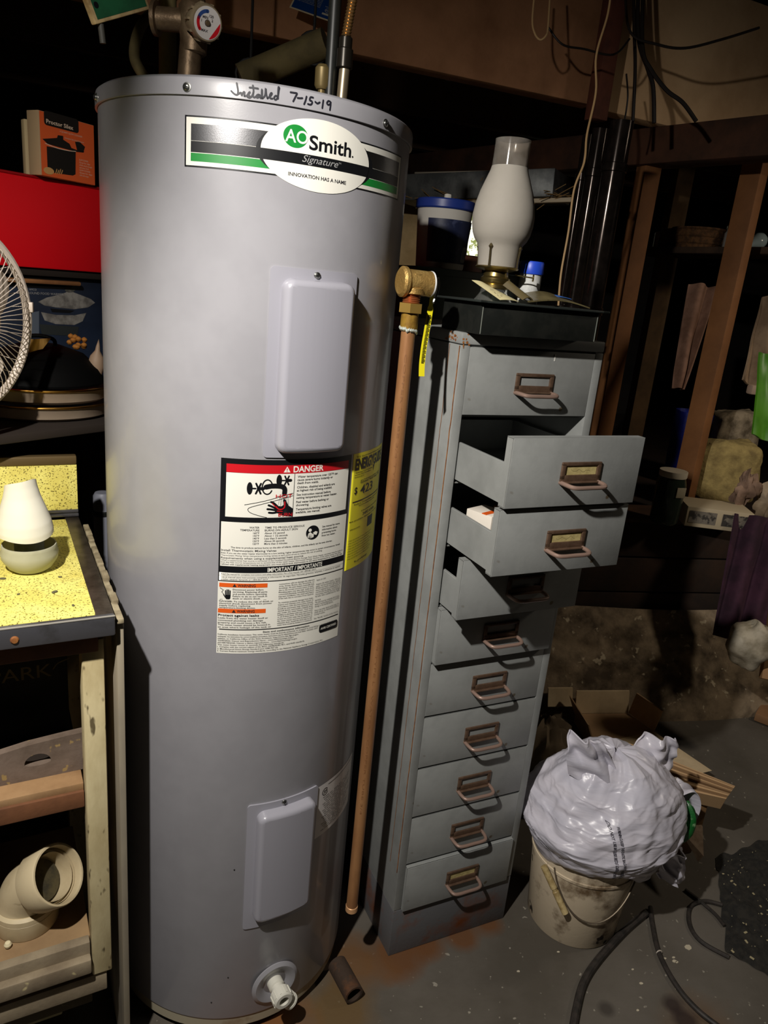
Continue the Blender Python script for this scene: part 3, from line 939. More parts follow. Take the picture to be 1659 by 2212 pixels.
px, py = (0.237, -0.140)
dp = thing('discharge_pipe', 'copper discharge pipe with brass relief valve elbow beside the grey heater', 'pipe', (px, py, 0.19))
def DZ(z): return z - 0.19
b = MB()
b.cyl((0, 0, 0.004), (0, 0, DZ(1.325)), 0.0111, seg=28)
b.build('copper_tube', COPPER, dp)
MB().lathe([(0.0112, 0), (0.0122, 0.001), (0.0122, 0.012), (0.0112, 0.013)], (0, 0, 0), 28).build('end_collar', mat('pale_copper', (226, 176, 128), 0.4, 0.4), dp)
b = MB()
b.lathe([(0.0135, 0), (0.0135, 0.028)], (0, 0, DZ(1.325)), 28)
b.build('solder_socket', mat('socket_brass', (176, 138, 58), 0.34, 0.5, col2=(140, 106, 48), ns=60), dp)
b = MB()
for i in range(26):
    a = 2 * math.pi * i / 26
    z = DZ(1.327) + 0.004 * noise.noise(Vector((i * 1.7, 0, 0))) - 0.002 * math.cos(a)
    s = 0.0022 + 0.001 * noise.noise(Vector((i * 2.3, 5, 0)))
    b.lathe([(0.0001, -s * 1.6), (s, -s * 0.5), (s, s * 0.5), (0.0001, s * 1.5)], (0.0128 * math.cos(a), 0.0128 * math.sin(a), z), 8)
b.build('solder_bead', mat('solder', (214, 222, 214), 0.35, 0.6), dp)
def hexa(bm_, z0, z1, r, rot=0.0):
    bm_.prism([(r * math.cos(R(60 * k) + rot), r * math.sin(R(60 * k) + rot)) for k in range(6)], z1 - z0, Matrix.Translation((0, 0, z0)))
b = MB()
hexa(b, DZ(1.352), DZ(1.366), 0.0195, 0.3)
b.build('hex_nut', BRASS_B, dp, smooth=0)
b = MB()
for k in range(5):
    b.lathe([(0.0125, 0), (0.0140, 0.0012), (0.0125, 0.0026)], (0, 0, DZ(1.366) + 0.0027 * k), 28)
b.build('pipe_thread', mat('thread_copper', (160, 96, 58), 0.35, 0.6), dp)
# tee-shaped relief valve body: horizontal barrel and a socket below
tv = (0.2568,-0.0907,1.3963)
hz = tv[2] - 0.19
b = MB()
b.lathe([(0.0150, 0), (0.0195, 0.001), (0.0195, 0.009), (0.0165, 0.011), (0.0150, 0.02), (0.0160, 0.03)], (0, 0, DZ(1.379)), 32)
Hx = Vector((0.97, 0.24, 0))
b.lathe([(0.0, 0.0), (0.0185, 0.0), (0.0225, 0.003), (0.0225, 0.008), (0.019, 0.012), (0.0185, 0.046), (0.0190, 0.050), (0.0, 0.050)], Vector((0, 0, hz)) - Hx * 0.022, 36, Hx, cap=False)
b.build('valve_body', BRASS, dp)
MB().lathe([(0.0, 0), (0.0192, 0), (0.0192, 0.0022), (0.0, 0.0022)], Vector((0, 0, hz)) + Hx * 0.0285, 32, Hx).build('end_disc', mat('disc_white', (222, 222, 222), 0.4), dp)
b = MB()
b.tube(smooth_path([Vector((0, 0, hz + 0.010)) + Hx * 0.040, Vector((0, 0, hz)) + Hx * 0.0425, Vector((0, -0.002, hz - 0.016)) + Hx * 0.040, Vector((0, -0.003, hz - 0.028)) + Hx * 0.037], 5), [0.003] * 5 + [0.0034] * 5 + [0.0022] * 5 + [0.001], 8)
b.build('test_lever', ZINC, dp)
# yellow warning strip hanging from the valve
tg = [(0.2762,-0.1063,1.3927), (0.2749,-0.1127,1.3717), (0.2723,-0.121,1.3508), (0.2683,-0.1311,1.3264), (0.2642,-0.1412,1.3021), (0.2618,-0.1505,1.278), (0.2618,-0.1566,1.2587)]
wdir = Vector((0.93, 0.36, 0))
base = Vector((px, py, 0.19))
SPN = smooth_path(tg, 6)
def strip(u, v):
    i = u * (len(SPN) - 1)
    k = min(int(i), len(SPN) - 2)
    p = SPN[k].lerp(SPN[k + 1], i - k)
    wd = 0.0035 if u < 0.25 else 0.0052
    tw = wdir.copy()
    return p - base + tw * (v - 0.5) * 2 * wd
ts = MB().grid(strip, 36, 2, 0.0006).build('warning_strip', mat('strip_yellow', (226, 214, 34), 0.4), dp)
b = MB()
for k in range(34):
    u = 0.34 + 0.5 * k / 34
    p = strip(u, 0.5)
    q = strip(u, 0.22)
    r_ = strip(u, 0.80 - 0.14 * ((k * 7) % 3 == 0))
    off = Vector((0.1, -0.0009, 0)) * 0.005 + Vector((0, -0.0009, 0))
    b.beam(q + off, r_ + off, 0.0004, 0.0009)
b.build('strip_print', BLACK_P, ts)
# stencilled print down the copper tube
bm = bmesh.new()
text2d(bm, 'COPPER TUBE 3/4 TYPE L - WATER - COPPER TUBE 3/4 TYPE L - WATER - COPPER TUBE 3/4', 5, 0, -1.6, width=860)
def pipemap(u, v):
    a = R(-104) + v / 1000 / 0.0114
    return Vector((0.0114 * math.cos(a), 0.0114 * math.sin(a), DZ(1.29) - u / 1000))
lay(bm, pipemap, 'tube_print', mat('pipe_ink', (122, 82, 48), 0.6), dp)

# mixing valve standing on the heater top
fac = Vector((0.46, -0.86, -0.20)).normalized()
KN = Vector((-0.083,0.0212,1.739))
BC = KN - fac * 0.050
mv0 = Vector((BC.x - 0.010, BC.y, 1.6205))
mv = thing('mixing_valve', 'brass thermostatic mixing valve with a white round dial above the heater', 'valve', mv0)
kn = KN - mv0
bz = BC.z - mv0.z
b = MB()
b.cyl((0, 0, 0), (0.006, 0, bz - 0.03), 0.0185, 0.017, 28)
b.build('outlet_nipple', DULL, mv)
b = MB()
b.lathe([(0.016, -0.045), (0.020, -0.042), (0.021, -0.02), (0.024, 0), (0.023, 0.02), (0.017, 0.028), (0.016, 0.09)], (0.010, 0, bz), 32)
b.lathe([(0.020, 0.0), (0.020, 0.034)], (0.010, 0, bz), 28, fac)
b.lathe([(0.0165, 0), (0.0165, 0.045), (0.024, 0.046), (0.024, 0.052), (0.014, 0.053)], (0, 0, bz), 28, (-0.97, 0.22, 0))
b.build('valve_body', DULL, mv)
MB().lathe([(0.0205, 0.046), (0.0218, 0.047), (0.0218, 0.051), (0.0205, 0.052)], (0, 0, bz), 28, (-0.97, 0.22, 0)).build('gasket', mat('gasket_cream', (206, 180, 120), 0.5), mv)
b = MB()
k0 = kn - fac * 0.0288
prof = [(0.019, -0.01), (0.021, 0.0), (0.0245, 0.012), (0.0255, 0.024), (0.0235, 0.0285), (0.0, 0.0288)]
b.lathe(prof, k0, 40, fac)
for k in range(10):
    a = 2 * math.pi * k / 10
    M = fac.to_track_quat('Z', 'Y').to_matrix()
    b.beam(k0 + M @ Vector((0.0215 * math.cos(a), 0.0215 * math.sin(a), 0.0)), k0 + M @ Vector((0.0255 * math.cos(a), 0.0255 * math.sin(a), 0.022)), 0.006, 0.003)
knob = b.build('knob', mat('knob_metal', (156, 138, 110), 0.42, 0.4), mv)
M = Matrix.Translation(k0 + fac * 0.0291) @ fac.to_track_quat('Z', 'Y').to_matrix().to_4x4()
# dial: arcs for cold and hot
bm = bmesh.new()
ell2d(bm, 0, 0, 21.5, 21.5, 40)
dial = lay(bm, plane_map(M), 'dial', mat('dial_white', (206, 200, 196), 0.4), knob)
bm = bmesh.new()
stroke2d(bm, [(15 * math.cos(R(t)), 15 * math.sin(R(t))) for t in range(95, 161, 13)], 4.6, 3)
lay(bm, plane_map(M, 0.0003), 'cold_mark', mat('dial_blue', (44, 70, 128), 0.4), knob)
bm = bmesh.new()
stroke2d(bm, [(15 * math.cos(R(t)), 15 * math.sin(R(t))) for t in range(165, 221, 11)], 4.6, 3)
poly2d(bm, [(20.5 * math.cos(R(t)), 20.5 * math.sin(R(t))) for t in range(-78, 13, 6)])
lay(bm, plane_map(M, 0.0003), 'hot_mark', RED_P, knob)
bm = bmesh.new()
ell2d(bm, 0, 0, 4.6, 4.6, 24)
for s, x, y in (('MIN', -8.5, 5), ('120', 2, 8), ('MAX', -9, -12), ('1', -10, 0), ('2', 6, 3)):
    text2d(bm, s, 5, x, y, bold=0.02)
lay(bm, plane_map(M, 0.0004), 'dial_print', mat('dial_print', (70, 64, 66), 0.5), knob)
b = MB()
b.lathe([(0.0, 0), (0.004, 0.001), (0.003, 0.003), (0.0, 0.0034)], k0 + fac * 0.0292, 16, fac)
b.build('dial_screw', DULL, knob)
TAGP = Vector((-0.1065,0.058,1.7731)) - mv0
MB().box(TAGP, (0.018, 0.001, 0.016), 0.0003, rot=0.3).build('paper_tag', mat('tag_white', (206, 200, 190), 0.6), mv)

# older pipes behind the valve
OLIVE = mat('foam_sleeve', (104, 92, 58), 0.85, col2=(84, 74, 46), ns=14, det=5, bump=0.3, bs=60)
q = Vector((-0.1709,0.3015,1.76))
tag(MB().cyl((q.x, q.y, 1.0), (q.x, q.y, 2.3), 0.0155, seg=24).build('riser_pipe', OLIVE), 'olive foam-covered riser pipe left of the brass mixing valve', 'pipe')
path = smooth_path([(-0.2301,0.4782,1.7417), (-0.2593,0.5191,1.7852), (-0.2623,0.556,1.8323), (-0.2497,0.5891,1.8772), (-0.2244,0.6408,1.9216), (-0.1767,0.7058,1.9881)], 7)
tag(MB().tube(path, 0.011, 12).build('hose', OLIVE), 'curved olive rubber hose arching left of the riser pipe behind heater', 'hose')
path = smooth_path([(-0.0453,0.5861,1.7935), (0.0043,0.5839,1.8176), (0.0728,0.5585,1.8477), (0.1347,0.5333,1.8745)], 6)
ip = thing('insulated_pipe', 'thick olive insulated pipe crossing behind the heater top', 'pipe')
MB().tube(path, 0.030, 16).build('pipe_sleeve', OLIVE, ip)
for q in (path[3], path[-4]):
    MB().tube([(q.x + 0.0315 * math.cos(R(t)), q.y, q.z + 0.0315 * math.sin(R(t))) for t in range(0, 361, 20)], 0.003, 6).build('hanger_ring', BLACK_RUBBER, ip)
    MB().cyl((q.x, q.y, q.z + 0.031), (q.x, q.y, 2.372), 0.003, seg=8).build('hanger_rod', BLACK_RUBBER, ip)

# conduit riser at the right of the heater top
c0 = Vector((0.1078,0.0362,1.6699))
c0.z = 1.6205
cd = thing('electrical_conduit', 'black riser with a flexible metal conduit and connector on the heater top', 'conduit', c0)
t1 = Vector((0.1208,0.0776,1.8088)) - c0
b = MB()
b.cyl((0, 0, 0.0), (0.0, 0.0, t1.z + 0.02), 0.0098, seg=20)
b.build('black_riser', BLACK_PLASTIC, cd)
e0 = Vector((0.1127,0.0158,1.6761)) - c0
e1 = Vector((0.119,0.028,1.7184)) - c0
b = MB()
b.cyl((0.016, -0.012, 0.0), (0.018, -0.012, 0.022), 0.013, seg=20)
b.cyl((0.018, -0.012, 0.022), (0.020, -0.012, 0.085), 0.0085, seg=20)
b.build('connector_tube', mat('connector_steel', (176, 160, 132), 0.35, 0.8), cd)
b = MB()
b.lathe([(0.0, -0.002), (0.0105, 0), (0.0105, 0.008), (0.0, 0.01)], (0.022, -0.020, 0.026), 20, (0.3, -1, 0.1))
b.build('locknut', BRASS_B, cd)
b = MB()
b.lathe([(0.0095, 0.085), (0.013, 0.087), (0.013, 0.112), (0.0105, 0.114), (0.0105, 0.128), (0.0085, 0.130)], (0.019, -0.012, 0), 20)
b.build('black_connector', mat('connector_black', (40, 36, 30), 0.3, 0.5), cd)
b = MB()
for k in range(24):
    b.lathe([(0.0062, 0), (0.0078, 0.0022), (0.0062, 0.0044)], (0.019 + 0.0006 * k, -0.012, 0.130 + 0.0046 * k), 16)
b.build('flex_conduit', mat('conduit_brass', (190, 150, 96), 0.3, 0.9), cd)
b = MB()
b.cyl((-0.013, 0, 0), (-0.013, 0, 0.075), 0.006, seg=16)
b.lathe([(0.009, 0.055), (0.012, 0.06), (0.012, 0.085), (0.008, 0.09)], (-0.013, 0, 0), 16)
b.build('brass_stem', mat('old_brass', (116, 100, 62), 0.45, 0.4), cd)

# blue tag hanging beside the conduit
bt = [Vector((0.0588,0.7574,1.9951)), Vector((0.1552,0.7308,1.9714)), Vector((0.1668,0.7707,2.0375))]
xd = (bt[1] - bt[0])
tw_ = xd.length
xd.normalize()
yd = (bt[2] - bt[1])
yd = (yd - xd * yd.dot(xd)).normalized()
th_ = tw_ * 1.35
zd = xd.cross(yd)
Mt = Matrix(((xd.x, yd.x, zd.x, bt[0].x), (xd.y, yd.y, zd.y, bt[0].y), (xd.z, yd.z, zd.z, bt[0].z), (0, 0, 0, 1)))
btag = tag(MB().box((tw_ / 2, th_ / 2, 0), (tw_, th_, 0.0008), M=Mt).build('hang_tag', mat('tag_border', (214, 196, 160), 0.5), smooth=0), 'blue printed tag with a pale border hanging left of the black conduit', 'tag')
W_ = tw_ * 1000
H_ = th_ * 1000
bm = bmesh.new()
rect2d(bm, 3.5, 3.5, W_ - 3.5, H_ - 3.5)
lay(bm, plane_map(Mt, 0.0006), 'blue_panel', mat('tag_blue', (20, 62, 122), 0.4), btag)
bm = bmesh.new()
rect2d(bm, W_ - 26, 12.5, W_ - 5, 18)
stroke2d(bm, [(W_ - 15 + 7 * math.cos(R(t)), 27 + 6 * math.sin(R(t))) for t in range(0, 361, 20)], 1.0, 1)
text2d(bm, 'NSF', 6, W_ - 20, 25, width=10, bold=0.02)
text2d(bm, 'NSF/ANSI 61', 4, W_ - 25, 36, width=20)
for k in range(6):
    text2d(bm, ('READ THE MANUAL BEFORE', 'INSTALLING THIS VALVE', 'SET TO 120\u00b0F OR LESS')[k % 3], 3, 6, 28 + 4.6 * k, width=W_ - 42)
lay(bm, plane_map(Mt, 0.0009), 'tag_lettering', mat('tag_pale', (196, 190, 170), 0.5), btag)
wire = smooth_path([Mt @ Vector((tw_ * 0.8, th_, 0)), Vector((0.1795,0.844,2.1421))], 4)
MB().tube(wire, 0.0008, 6).build('tie', BLACK_RUBBER, btag)

# green board hanging from the joists, upper left
gt = [Vector((-0.238,-0.0,1.7098)), Vector((-0.1709,0.0659,1.7576)), Vector((-0.2496,-0.0109,1.7355))]
xd = gt[1] - gt[0]
gw = xd.length
xd.normalize()
yd = gt[2] - gt[0]
yd = (yd - xd * yd.dot(xd)).normalized()
zd = xd.cross(yd)
gh = 0.20
Mg = Matrix(((xd.x, yd.x, zd.x, gt[0].x), (xd.y, yd.y, zd.y, gt[0].y), (xd.z, yd.z, zd.z, gt[0].z), (0, 0, 0, 1)))
CREAM = mat('board_cream', (190, 164, 118), 0.7, col2=(132, 108, 70), ns=20, det=5, ramp=(0.45, 0.62))
gb = tag(MB().box((gw / 2, gh / 2, -0.006), (gw, gh, 0.012), 0.002, M=Mg).build('hanging_board', CREAM), 'green board with a worn cream border hanging above the heater left side', 'board')
bm = bmesh.new()
rect2d(bm, 5, 5, gw * 1000 - 5, gh * 1000 - 5)
lay(bm, plane_map(Mg, 0.0004), 'green_face', mat('board_green', (26, 84, 52), 0.6, col2=(20, 64, 40), ns=20), gb)
bm = bmesh.new()
rect2d(bm, 6, 34, 34, 70)
lay(bm, plane_map(Mg, 0.0008), 'cream_panel', CREAM, gb)
bm = bmesh.new()
rect2d(bm, 13, 40, 27, 62)
ell2d(bm, 11, 22, 4, 4, 16)
lay(bm, plane_map(Mg, 0.0011), 'dark_print', BLACK_P, gb)
MB().cyl(Mg @ Vector((0.012, -0.001, -0.006)), Mg @ Vector((0.004, -0.024, -0.006)), 0.0045, seg=12).build('hinge_pin', mat('pin_grey', (70, 68, 62), 0.6), gb)
for xx in (0.02, gw - 0.02):
    q = Mg @ Vector((xx, gh - 0.005, -0.006))
    MB().cyl(q, (q.x, q.y, 2.37), 0.001, seg=6).build('hanging_wire', BLACK_RUBBER, gb)

# ================================================================ CARD FILE CABINET
CX, CY, CYAW = 0.33864, -0.08881, 0.2613
CAB = mat('cabinet_paint', (142, 144, 142), 0.5, col2=(130, 132, 130), ns=10, det=6, bump=0.04, bs=200, col3=(96, 84, 66), ns3=22, ramp3=(0.72, 0.76))
CABLOW = mat('cabinet_plinth', (92, 92, 94), 0.55, col2=(110, 58, 24), ns=9, det=8, ramp=(0.5, 0.72), bump=0.15, bs=80)
RUST = mat('rust', (150, 96, 44), 0.8, col2=(110, 62, 28), ns=60, det=4)
cab = thing('card_file_cabinet', 'tall narrow grey steel card file cabinet with ten drawers beside the heater', 'cabinet', (CX, CY, 0), CYAW)
CW, CD, CH = 0.3005, 0.40, 1.327
b = MB()
b.box((0.009, CD / 2, (0.124 + 1.306) / 2), (0.018, CD, 1.306 - 0.124), 0.0015)
b.box((CW - 0.009, CD / 2, (0.124 + 1.306) / 2), (0.018, CD, 1.306 - 0.124), 0.0015)
b.box((CW / 2, CD - 0.002, 0.715), (CW - 0.02, 0.004, 1.18))
for k in range(1, 10):
    z = 1.306 - 0.1185 * k
    b.box((CW / 2, CD / 2, z), (CW - 0.03, CD - 0.01, 0.0025))
b.box((CW / 2, CD / 2, 1.3055), (CW - 0.03, CD - 0.01, 0.003))
b.build('cabinet_body', CAB, cab)
MB().box((CW / 2, CD / 2, 1.317), (CW + 0.001, CD + 0.001, 0.0195), 0.003).build('top_cap', CAB, cab)
MB().box((CW / 2, CD / 2, 0.0615), (CW - 0.001, CD, 0.123), 0.002).build('plinth', CABLOW, cab)
# rust along the seams
def cabplane_side(u, v): return Vector((-0.0006, u / 1000, v / 1000))
def cabplane_front(u, v): return Vector((u / 1000, -0.0006, v / 1000))
bm = bmesh.new()
for x0, wd in ((4.0, 2.8), (37.0, 1.5)):
    stroke2d(bm, [(x0 + 1.6 * noise.noise(Vector((k * 0.9, x0, 0))), 1304 - 24 * k) for k in range(46)], wd, 3)
for k in range(14):
    ell2d(bm, 14 + 38 * random.random(), 1311 + 14 * random.random(), 1 + 4 * random.random(), 1 + 2 * random.random(), 10)
lay(bm, cabplane_side, 'rust_seam', RUST, cab)
bm = bmesh.new()
for k in range(9):
    ell2d(bm, 2 + 14 * random.random(), 1300 + 24 * random.random(), 0.8 + 2 * random.random(), 0.8 + 1.6 * random.random(), 8)
lay(bm, cabplane_front, 'rust_spots', RUST, cab)
BRONZE = mat('pull_bronze', (104, 82, 66), 0.45, 0.3, col2=(84, 64, 50), ns=40, det=4)
BRONZE2 = mat('pull_bar', (136, 112, 100), 0.45, 0.2)
CARD = mat('label_card', (190, 174, 118), 0.8, col2=(168, 152, 100), ns=60)
DW, DH = 0.2645, 0.1135
def drawer(k, out, card=None):
    z0 = 1.304 - 0.1185 * (k - 1) - DH
    b = MB()
    # front pan: plate with returned edges
    b.box((0, 0.0015, DH / 2), (DW, 0.003, DH), 0.0010)
    for s in (-1, 1):
        b.box((s * (DW / 2 - 0.001), 0.009, DH / 2), (0.002, 0.017, DH - 0.001))
    b.box((0, 0.009, DH - 0.001), (DW, 0.017, 0.002))
    b.box((0, 0.009, 0.001), (DW, 0.017, 0.002))
    b.box((0, 0.0175, 0.044), (DW - 0.006, 0.0016, 0.07))
    d = b.build('drawer', CAB, cab, loc=(0.018 + DW / 2, -out, z0), smooth=30)
    b = MB()
    L = 0.36
    for s in (-1, 1):
        b.box((s * (DW / 2 - 0.004), L / 2 + 0.016, 0.036), (0.0016, L, 0.064))
        b.box((s * (DW / 2 - 0.0065), L / 2 + 0.016, 0.0685), (0.006, L, 0.002), 0.0008)
    b.box((0, L / 2 + 0.016, 0.005), (DW - 0.008, L, 0.002))
    b.box((0, L + 0.015, 0.036), (DW - 0.008, 0.0016, 0.064))
    b.build('drawer_box', CAB, d, smooth=0)
    # label frame and bail pull
    hx, hz = 0.006, 0.058
    b = MB()
    b.box((hx, -0.002, hz + 0.0135), (0.080, 0.004, 0.006), 0.0012)
    b.box((hx, -0.002, hz - 0.0105), (0.080, 0.004, 0.0115), 0.0012)
    for s in (-1, 1):
        b.box((hx + s * 0.036, -0.002, hz + 0.001), (0.008, 0.004, 0.027), 0.0012)
    b.box((hx, -0.0045, hz - 0.0165), (0.080, 0.009, 0.003), 0.0012)
    b.build('label_frame', BRONZE, d)
    zz = hz - 0.0175
    pth = smooth_path([(hx - 0.037, 0.0, zz), (hx - 0.037, -0.016, zz), (hx - 0.033, -0.0275, zz - 0.001), (hx - 0.022, -0.031, zz - 0.0015), (hx, -0.031, zz - 0.0015), (hx + 0.022, -0.031, zz - 0.0015), (hx + 0.033, -0.0275, zz - 0.001), (hx + 0.037, -0.016, zz), (hx + 0.037, 0.0, zz)], 4)
    MB().tube(pth, 0.0036, 10).build('pull', BRONZE2, d)
    if card:
        MB().box((hx, -0.0009, hz + 0.001), (0.063, 0.0009, 0.020)).build('card', CARD, d)
        bm = bmesh.new()
        random.seed(k)
        stroke2d(bm, [(-20 + 3 * i, 1.5 + 3.5 * math.sin(i * 1.1 + k) * random.random()) for i in range(14)], 0.5, 3)
        M = Matrix(((1, 0, 0, hx), (0, 0, -1, -0.0015), (0, 1, 0, hz), (0, 0, 0, 1)))
        lay(bm, plane_map(M), 'pencil_note', mat('pencil', (120, 108, 70), 0.7), d)
    return d
OUTS = (0.0, 0.158, 0.150, 0.065, 0.013, 0.0, 0.0, 0.0, 0.0, 0.008)
for k in range(10):
    drawer(k + 1, OUTS[k], k in (1, 2, 9))
def cabpt(x, y, z):
    return Vector((CX + math.cos(CYAW) * x - math.sin(CYAW) * y, CY + math.sin(CYAW) * x + math.cos(CYAW) * y, z))
# scratches on the top drawer
b = MB()
b.box((0.193, -0.0004, 1.294), (0.0022, 0.0006, 0.012))
b.build('scratch', mat('scratch_pale', (206, 204, 198), 0.6), cab)

# things in the third drawer
z3 = 1.304 - 0.1185 * 2 - DH + 0.006
q = cabpt(0.070, -0.055, z3 + 0.001)
ct = thing('medicine_carton', 'small white carton with an orange stripe and black label in open drawer', 'carton', q, CYAW + 0.35)
MB().box((0, 0.01, 0.036), (0.050, 0.055, 0.070), 0.0012).build('carton_body', mat('carton_white', (216, 208, 196), 0.6), ct)
MB().box((0, -0.0005, 0.0715), (0.0503, 0.010, 0.0012)).build('orange_stripe', ORANGE_P, ct)
MB().box((0, -0.0178, 0.028), (0.046, 0.0008, 0.016)).build('black_stripe', BLACK_P, ct)
bm = bmesh.new()
for k in range(3):
    text2d(bm, 'TABLETS 100 COUNT', 5, -20, 45 + 6 * k, width=38)
lay(bm, plane_map(Matrix(((1, 0, 0, 0), (0, 0, -1, -0.0184), (0, 1, 0, 0), (0, 0, 0, 1)))), 'carton_print', INK_P, ct)
FOIL = mat('foil_pouch', (170, 172, 172), 0.25, 0.9, bump=0.6, bs=45)
def pouch(u, v):
    x = (u - 0.5) * 0.055
    z = v * 0.075
    e = noise.noise(Vector((x * 60, z * 60, 1.0))) * 0.008
    return Vector((x, 0.010 * math.sin(math.pi * v) * math.sin(math.pi * u) + e + 0.35 * z, z * 0.93))
fp = MB().grid(pouch, 16, 18, 0.004).build('foil_pouch', FOIL, loc=cabpt(0.106, -0.105, z3 + 0.001), rot=CYAW + 0.2)
tag(fp, 'crinkled silver foil pouch in the open drawer behind the drawer front', 'pouch')
q = cabpt(0.10, -0.03, z3 + 0.001)
tag(MB().lathe([(0.012, 0), (0.013, 0.002), (0.013, 0.05), (0.007, 0.056), (0.010, 0.06), (0.010, 0.072), (0, 0.073)], (0, 0, 0), 24).build('small_bottle', mat('bottle_tan', (150, 108, 80), 0.5), loc=q), 'small tan bottle at the back of the third drawer', 'bottle')
z4 = 1.304 - 0.1185 * 3 - DH + 0.006
tag(MB().lathe([(0.007, 0), (0.007, 0.062), (0.009, 0.066), (0.008, 0.078), (0, 0.081)], (0, 0, 0), 20).build('wooden_peg', mat('peg_wood', (206, 140, 104), 0.5), loc=cabpt(0.038, -0.036, z4)), 'pinkish wooden peg standing in the fourth drawer', 'peg')

# ---------------------------------------------------------------- tray and what stands in it
TZ0 = 1.3275
tray = thing('plastic_tray', 'long black plastic tray with a flat rim on top of the cabinet', 'tray', cabpt(0.1235, 0.022, TZ0), CYAW)
x0, x1, y0, y1, hh = -0.1165, 0.1165, -0.060, 0.062, 0.050
b = MB()
b.box((0, 0.001, 0.0015), (x1 - x0 - 0.006, y1 - y0 - 0.006, 0.003), 0.001)
for s in (x0, x1):
    b.box((s, 0.001, hh / 2), (0.003, y1 - y0, hh), 0.001)
for s in (y0, y1):
    b.box((0, s, hh / 2), (x1 - x0, 0.003, hh), 0.001)
b.build('tray_body', BLACK_PLASTIC, tray)
b = MB()
for s in (x0 - 0.005, x1 + 0.008):
    b.box((s, 0.001, hh + 0.001), (0.014, y1 - y0 + 0.024, 0.0035), 0.001)
for s in (y0 - 0.006, y1 + 0.006):
    b.box((0.0015, s, hh + 0.001), (x1 - x0 + 0.026, 0.012, 0.0035), 0.001)
b.build('tray_rim', mat('rim_black', (40, 44, 42), 0.35), tray)
b = MB()
b.box((x0 + 0.001, y0 - 0.0018, hh / 2 - 0.002), (0.0012, 0.0008, hh - 0.006))
b.box((x1 - 0.001, y0 - 0.0018, hh / 2 - 0.002), (0.0012, 0.0008, hh - 0.006))
b.build('pale_edge', mat('pale_edge', (120, 124, 116), 0.5), tray)  # thin pale line down each front corner of the tray

FROST = mat('frosted_glass', (172, 166, 156), 0.6, trans=0.3, ior=1.25, col2=(176, 170, 160), ns=20)
CLEAR = mat('smoky_glass', (226, 220, 210), 0.12, trans=0.85, ior=1.2, col2=(190, 180, 168), ns=22, det=5)
GLASS = mat('clear_glass', (236, 238, 232), 0.05, trans=0.95, ior=1.4)
lp = thing('oil_lamp', 'kerosene lamp with a frosted glass chimney standing in the black tray', 'lamp', cabpt(0.062, 0.020, TZ0 + 0.003), CYAW)
lp.scale = (0.955, 0.955, 0.955)
zb = 1.3305
def lz(z): return z - zb
MB().lathe([(0.0, 0.0), (0.044, 0.0), (0.050, 0.006), (0.051, 0.016), (0.047, 0.030), (0.036, 0.048), (0.026, 0.062), (0.0235, 0.066), (0.0235, 0.074), (0.0205, 0.074), (0.0205, 0.066), (0.034, 0.046), (0.046, 0.020), (0.044, 0.006), (0.0, 0.004)], (0, 0, 0), 40, cap=False).build('fount', GLASS, lp)
b = MB()
b.lathe([(0.0235, lz(1.402)), (0.026, lz(1.404)), (0.026, lz(1.409)), (0.0235, lz(1.411)), (0.0255, lz(1.414)), (0.0255, lz(1.420)), (0.022, lz(1.423)), (0.021, lz(1.431)), (0.036, lz(1.435)), (0.038, lz(1.4375)), (0.036, lz(1.439)), (0.0, lz(1.439))], (0, 0, 0), 40)
b.build('burner', mat('lamp_brass', (160, 140, 86), 0.28, 0.95), lp)
for a in (215, 305, 35, 125):
    b = MB()
    ca, sa = math.cos(R(a)), math.sin(R(a))
    b.tube(smooth_path([(0.037 * ca, 0.037 * sa, lz(1.437)), (0.0365 * ca, 0.0365 * sa, lz(1.446)), (0.0372 * ca, 0.0372 * sa, lz(1.456)), (0.0385 * ca, 0.0385 * sa, lz(1.468))], 4), 0.0019, 6)
    b.lathe([(0.0001, -0.007), (0.0042, 0), (0.0001, 0.007)], (0.0378 * ca, 0.0378 * sa, lz(1.470)), 10)
    b.build('prong', mat('prong_brass', (104, 92, 66), 0.4, 0.8), lp)
b = MB()
b.cyl((0.026, -0.02, lz(1.428)), (0.052, -0.035, lz(1.426)), 0.0012, seg=8)
b.lathe([(0.006, 0), (0.006, 0.0025)], (0.052, -0.035, lz(1.426)), 16, (0.026, -0.015, 0))
b.build('wick_knob', mat('lamp_brass', (160, 140, 86), 0.28, 0.95), lp)
cp = [(0.0335, lz(1.4395)), (0.0345, lz(1.452)), (0.0365, lz(1.468)), (0.0395, lz(1.476)), (0.0445, lz(1.482)), (0.0490, lz(1.492)), (0.0520, lz(1.507)), (0.0525, lz(1.520)), (0.0500, lz(1.538)), (0.0445, lz(1.558)), (0.0375, lz(1.576)), (0.0320, lz(1.590)), (0.0302, lz(1.597))]
inner = [(r - 0.0018, z) for r, z in reversed(cp)]
MB().lathe(cp + inner + [cp[0]], (0, 0, 0), 56, cap=False).build('frosted_chimney', FROST, lp, smooth=60)
ct_ = [(0.0302, lz(1.597)), (0.0294, lz(1.612)), (0.0290, lz(1.632)), (0.0293, lz(1.638))]
inn = [(r - 0.0015, z) for r, z in reversed(ct_)]
MB().lathe(ct_ + inn + [ct_[0]], (0, 0, 0), 56, cap=False).build('clear_chimney', CLEAR, lp, smooth=60)
MB().lathe([(0.0, lz(1.412)), (0.012, lz(1.412)), (0.012, lz(1.416))], (0, 0, 0), 12).build('wick_tube', BRASS_B, lp)

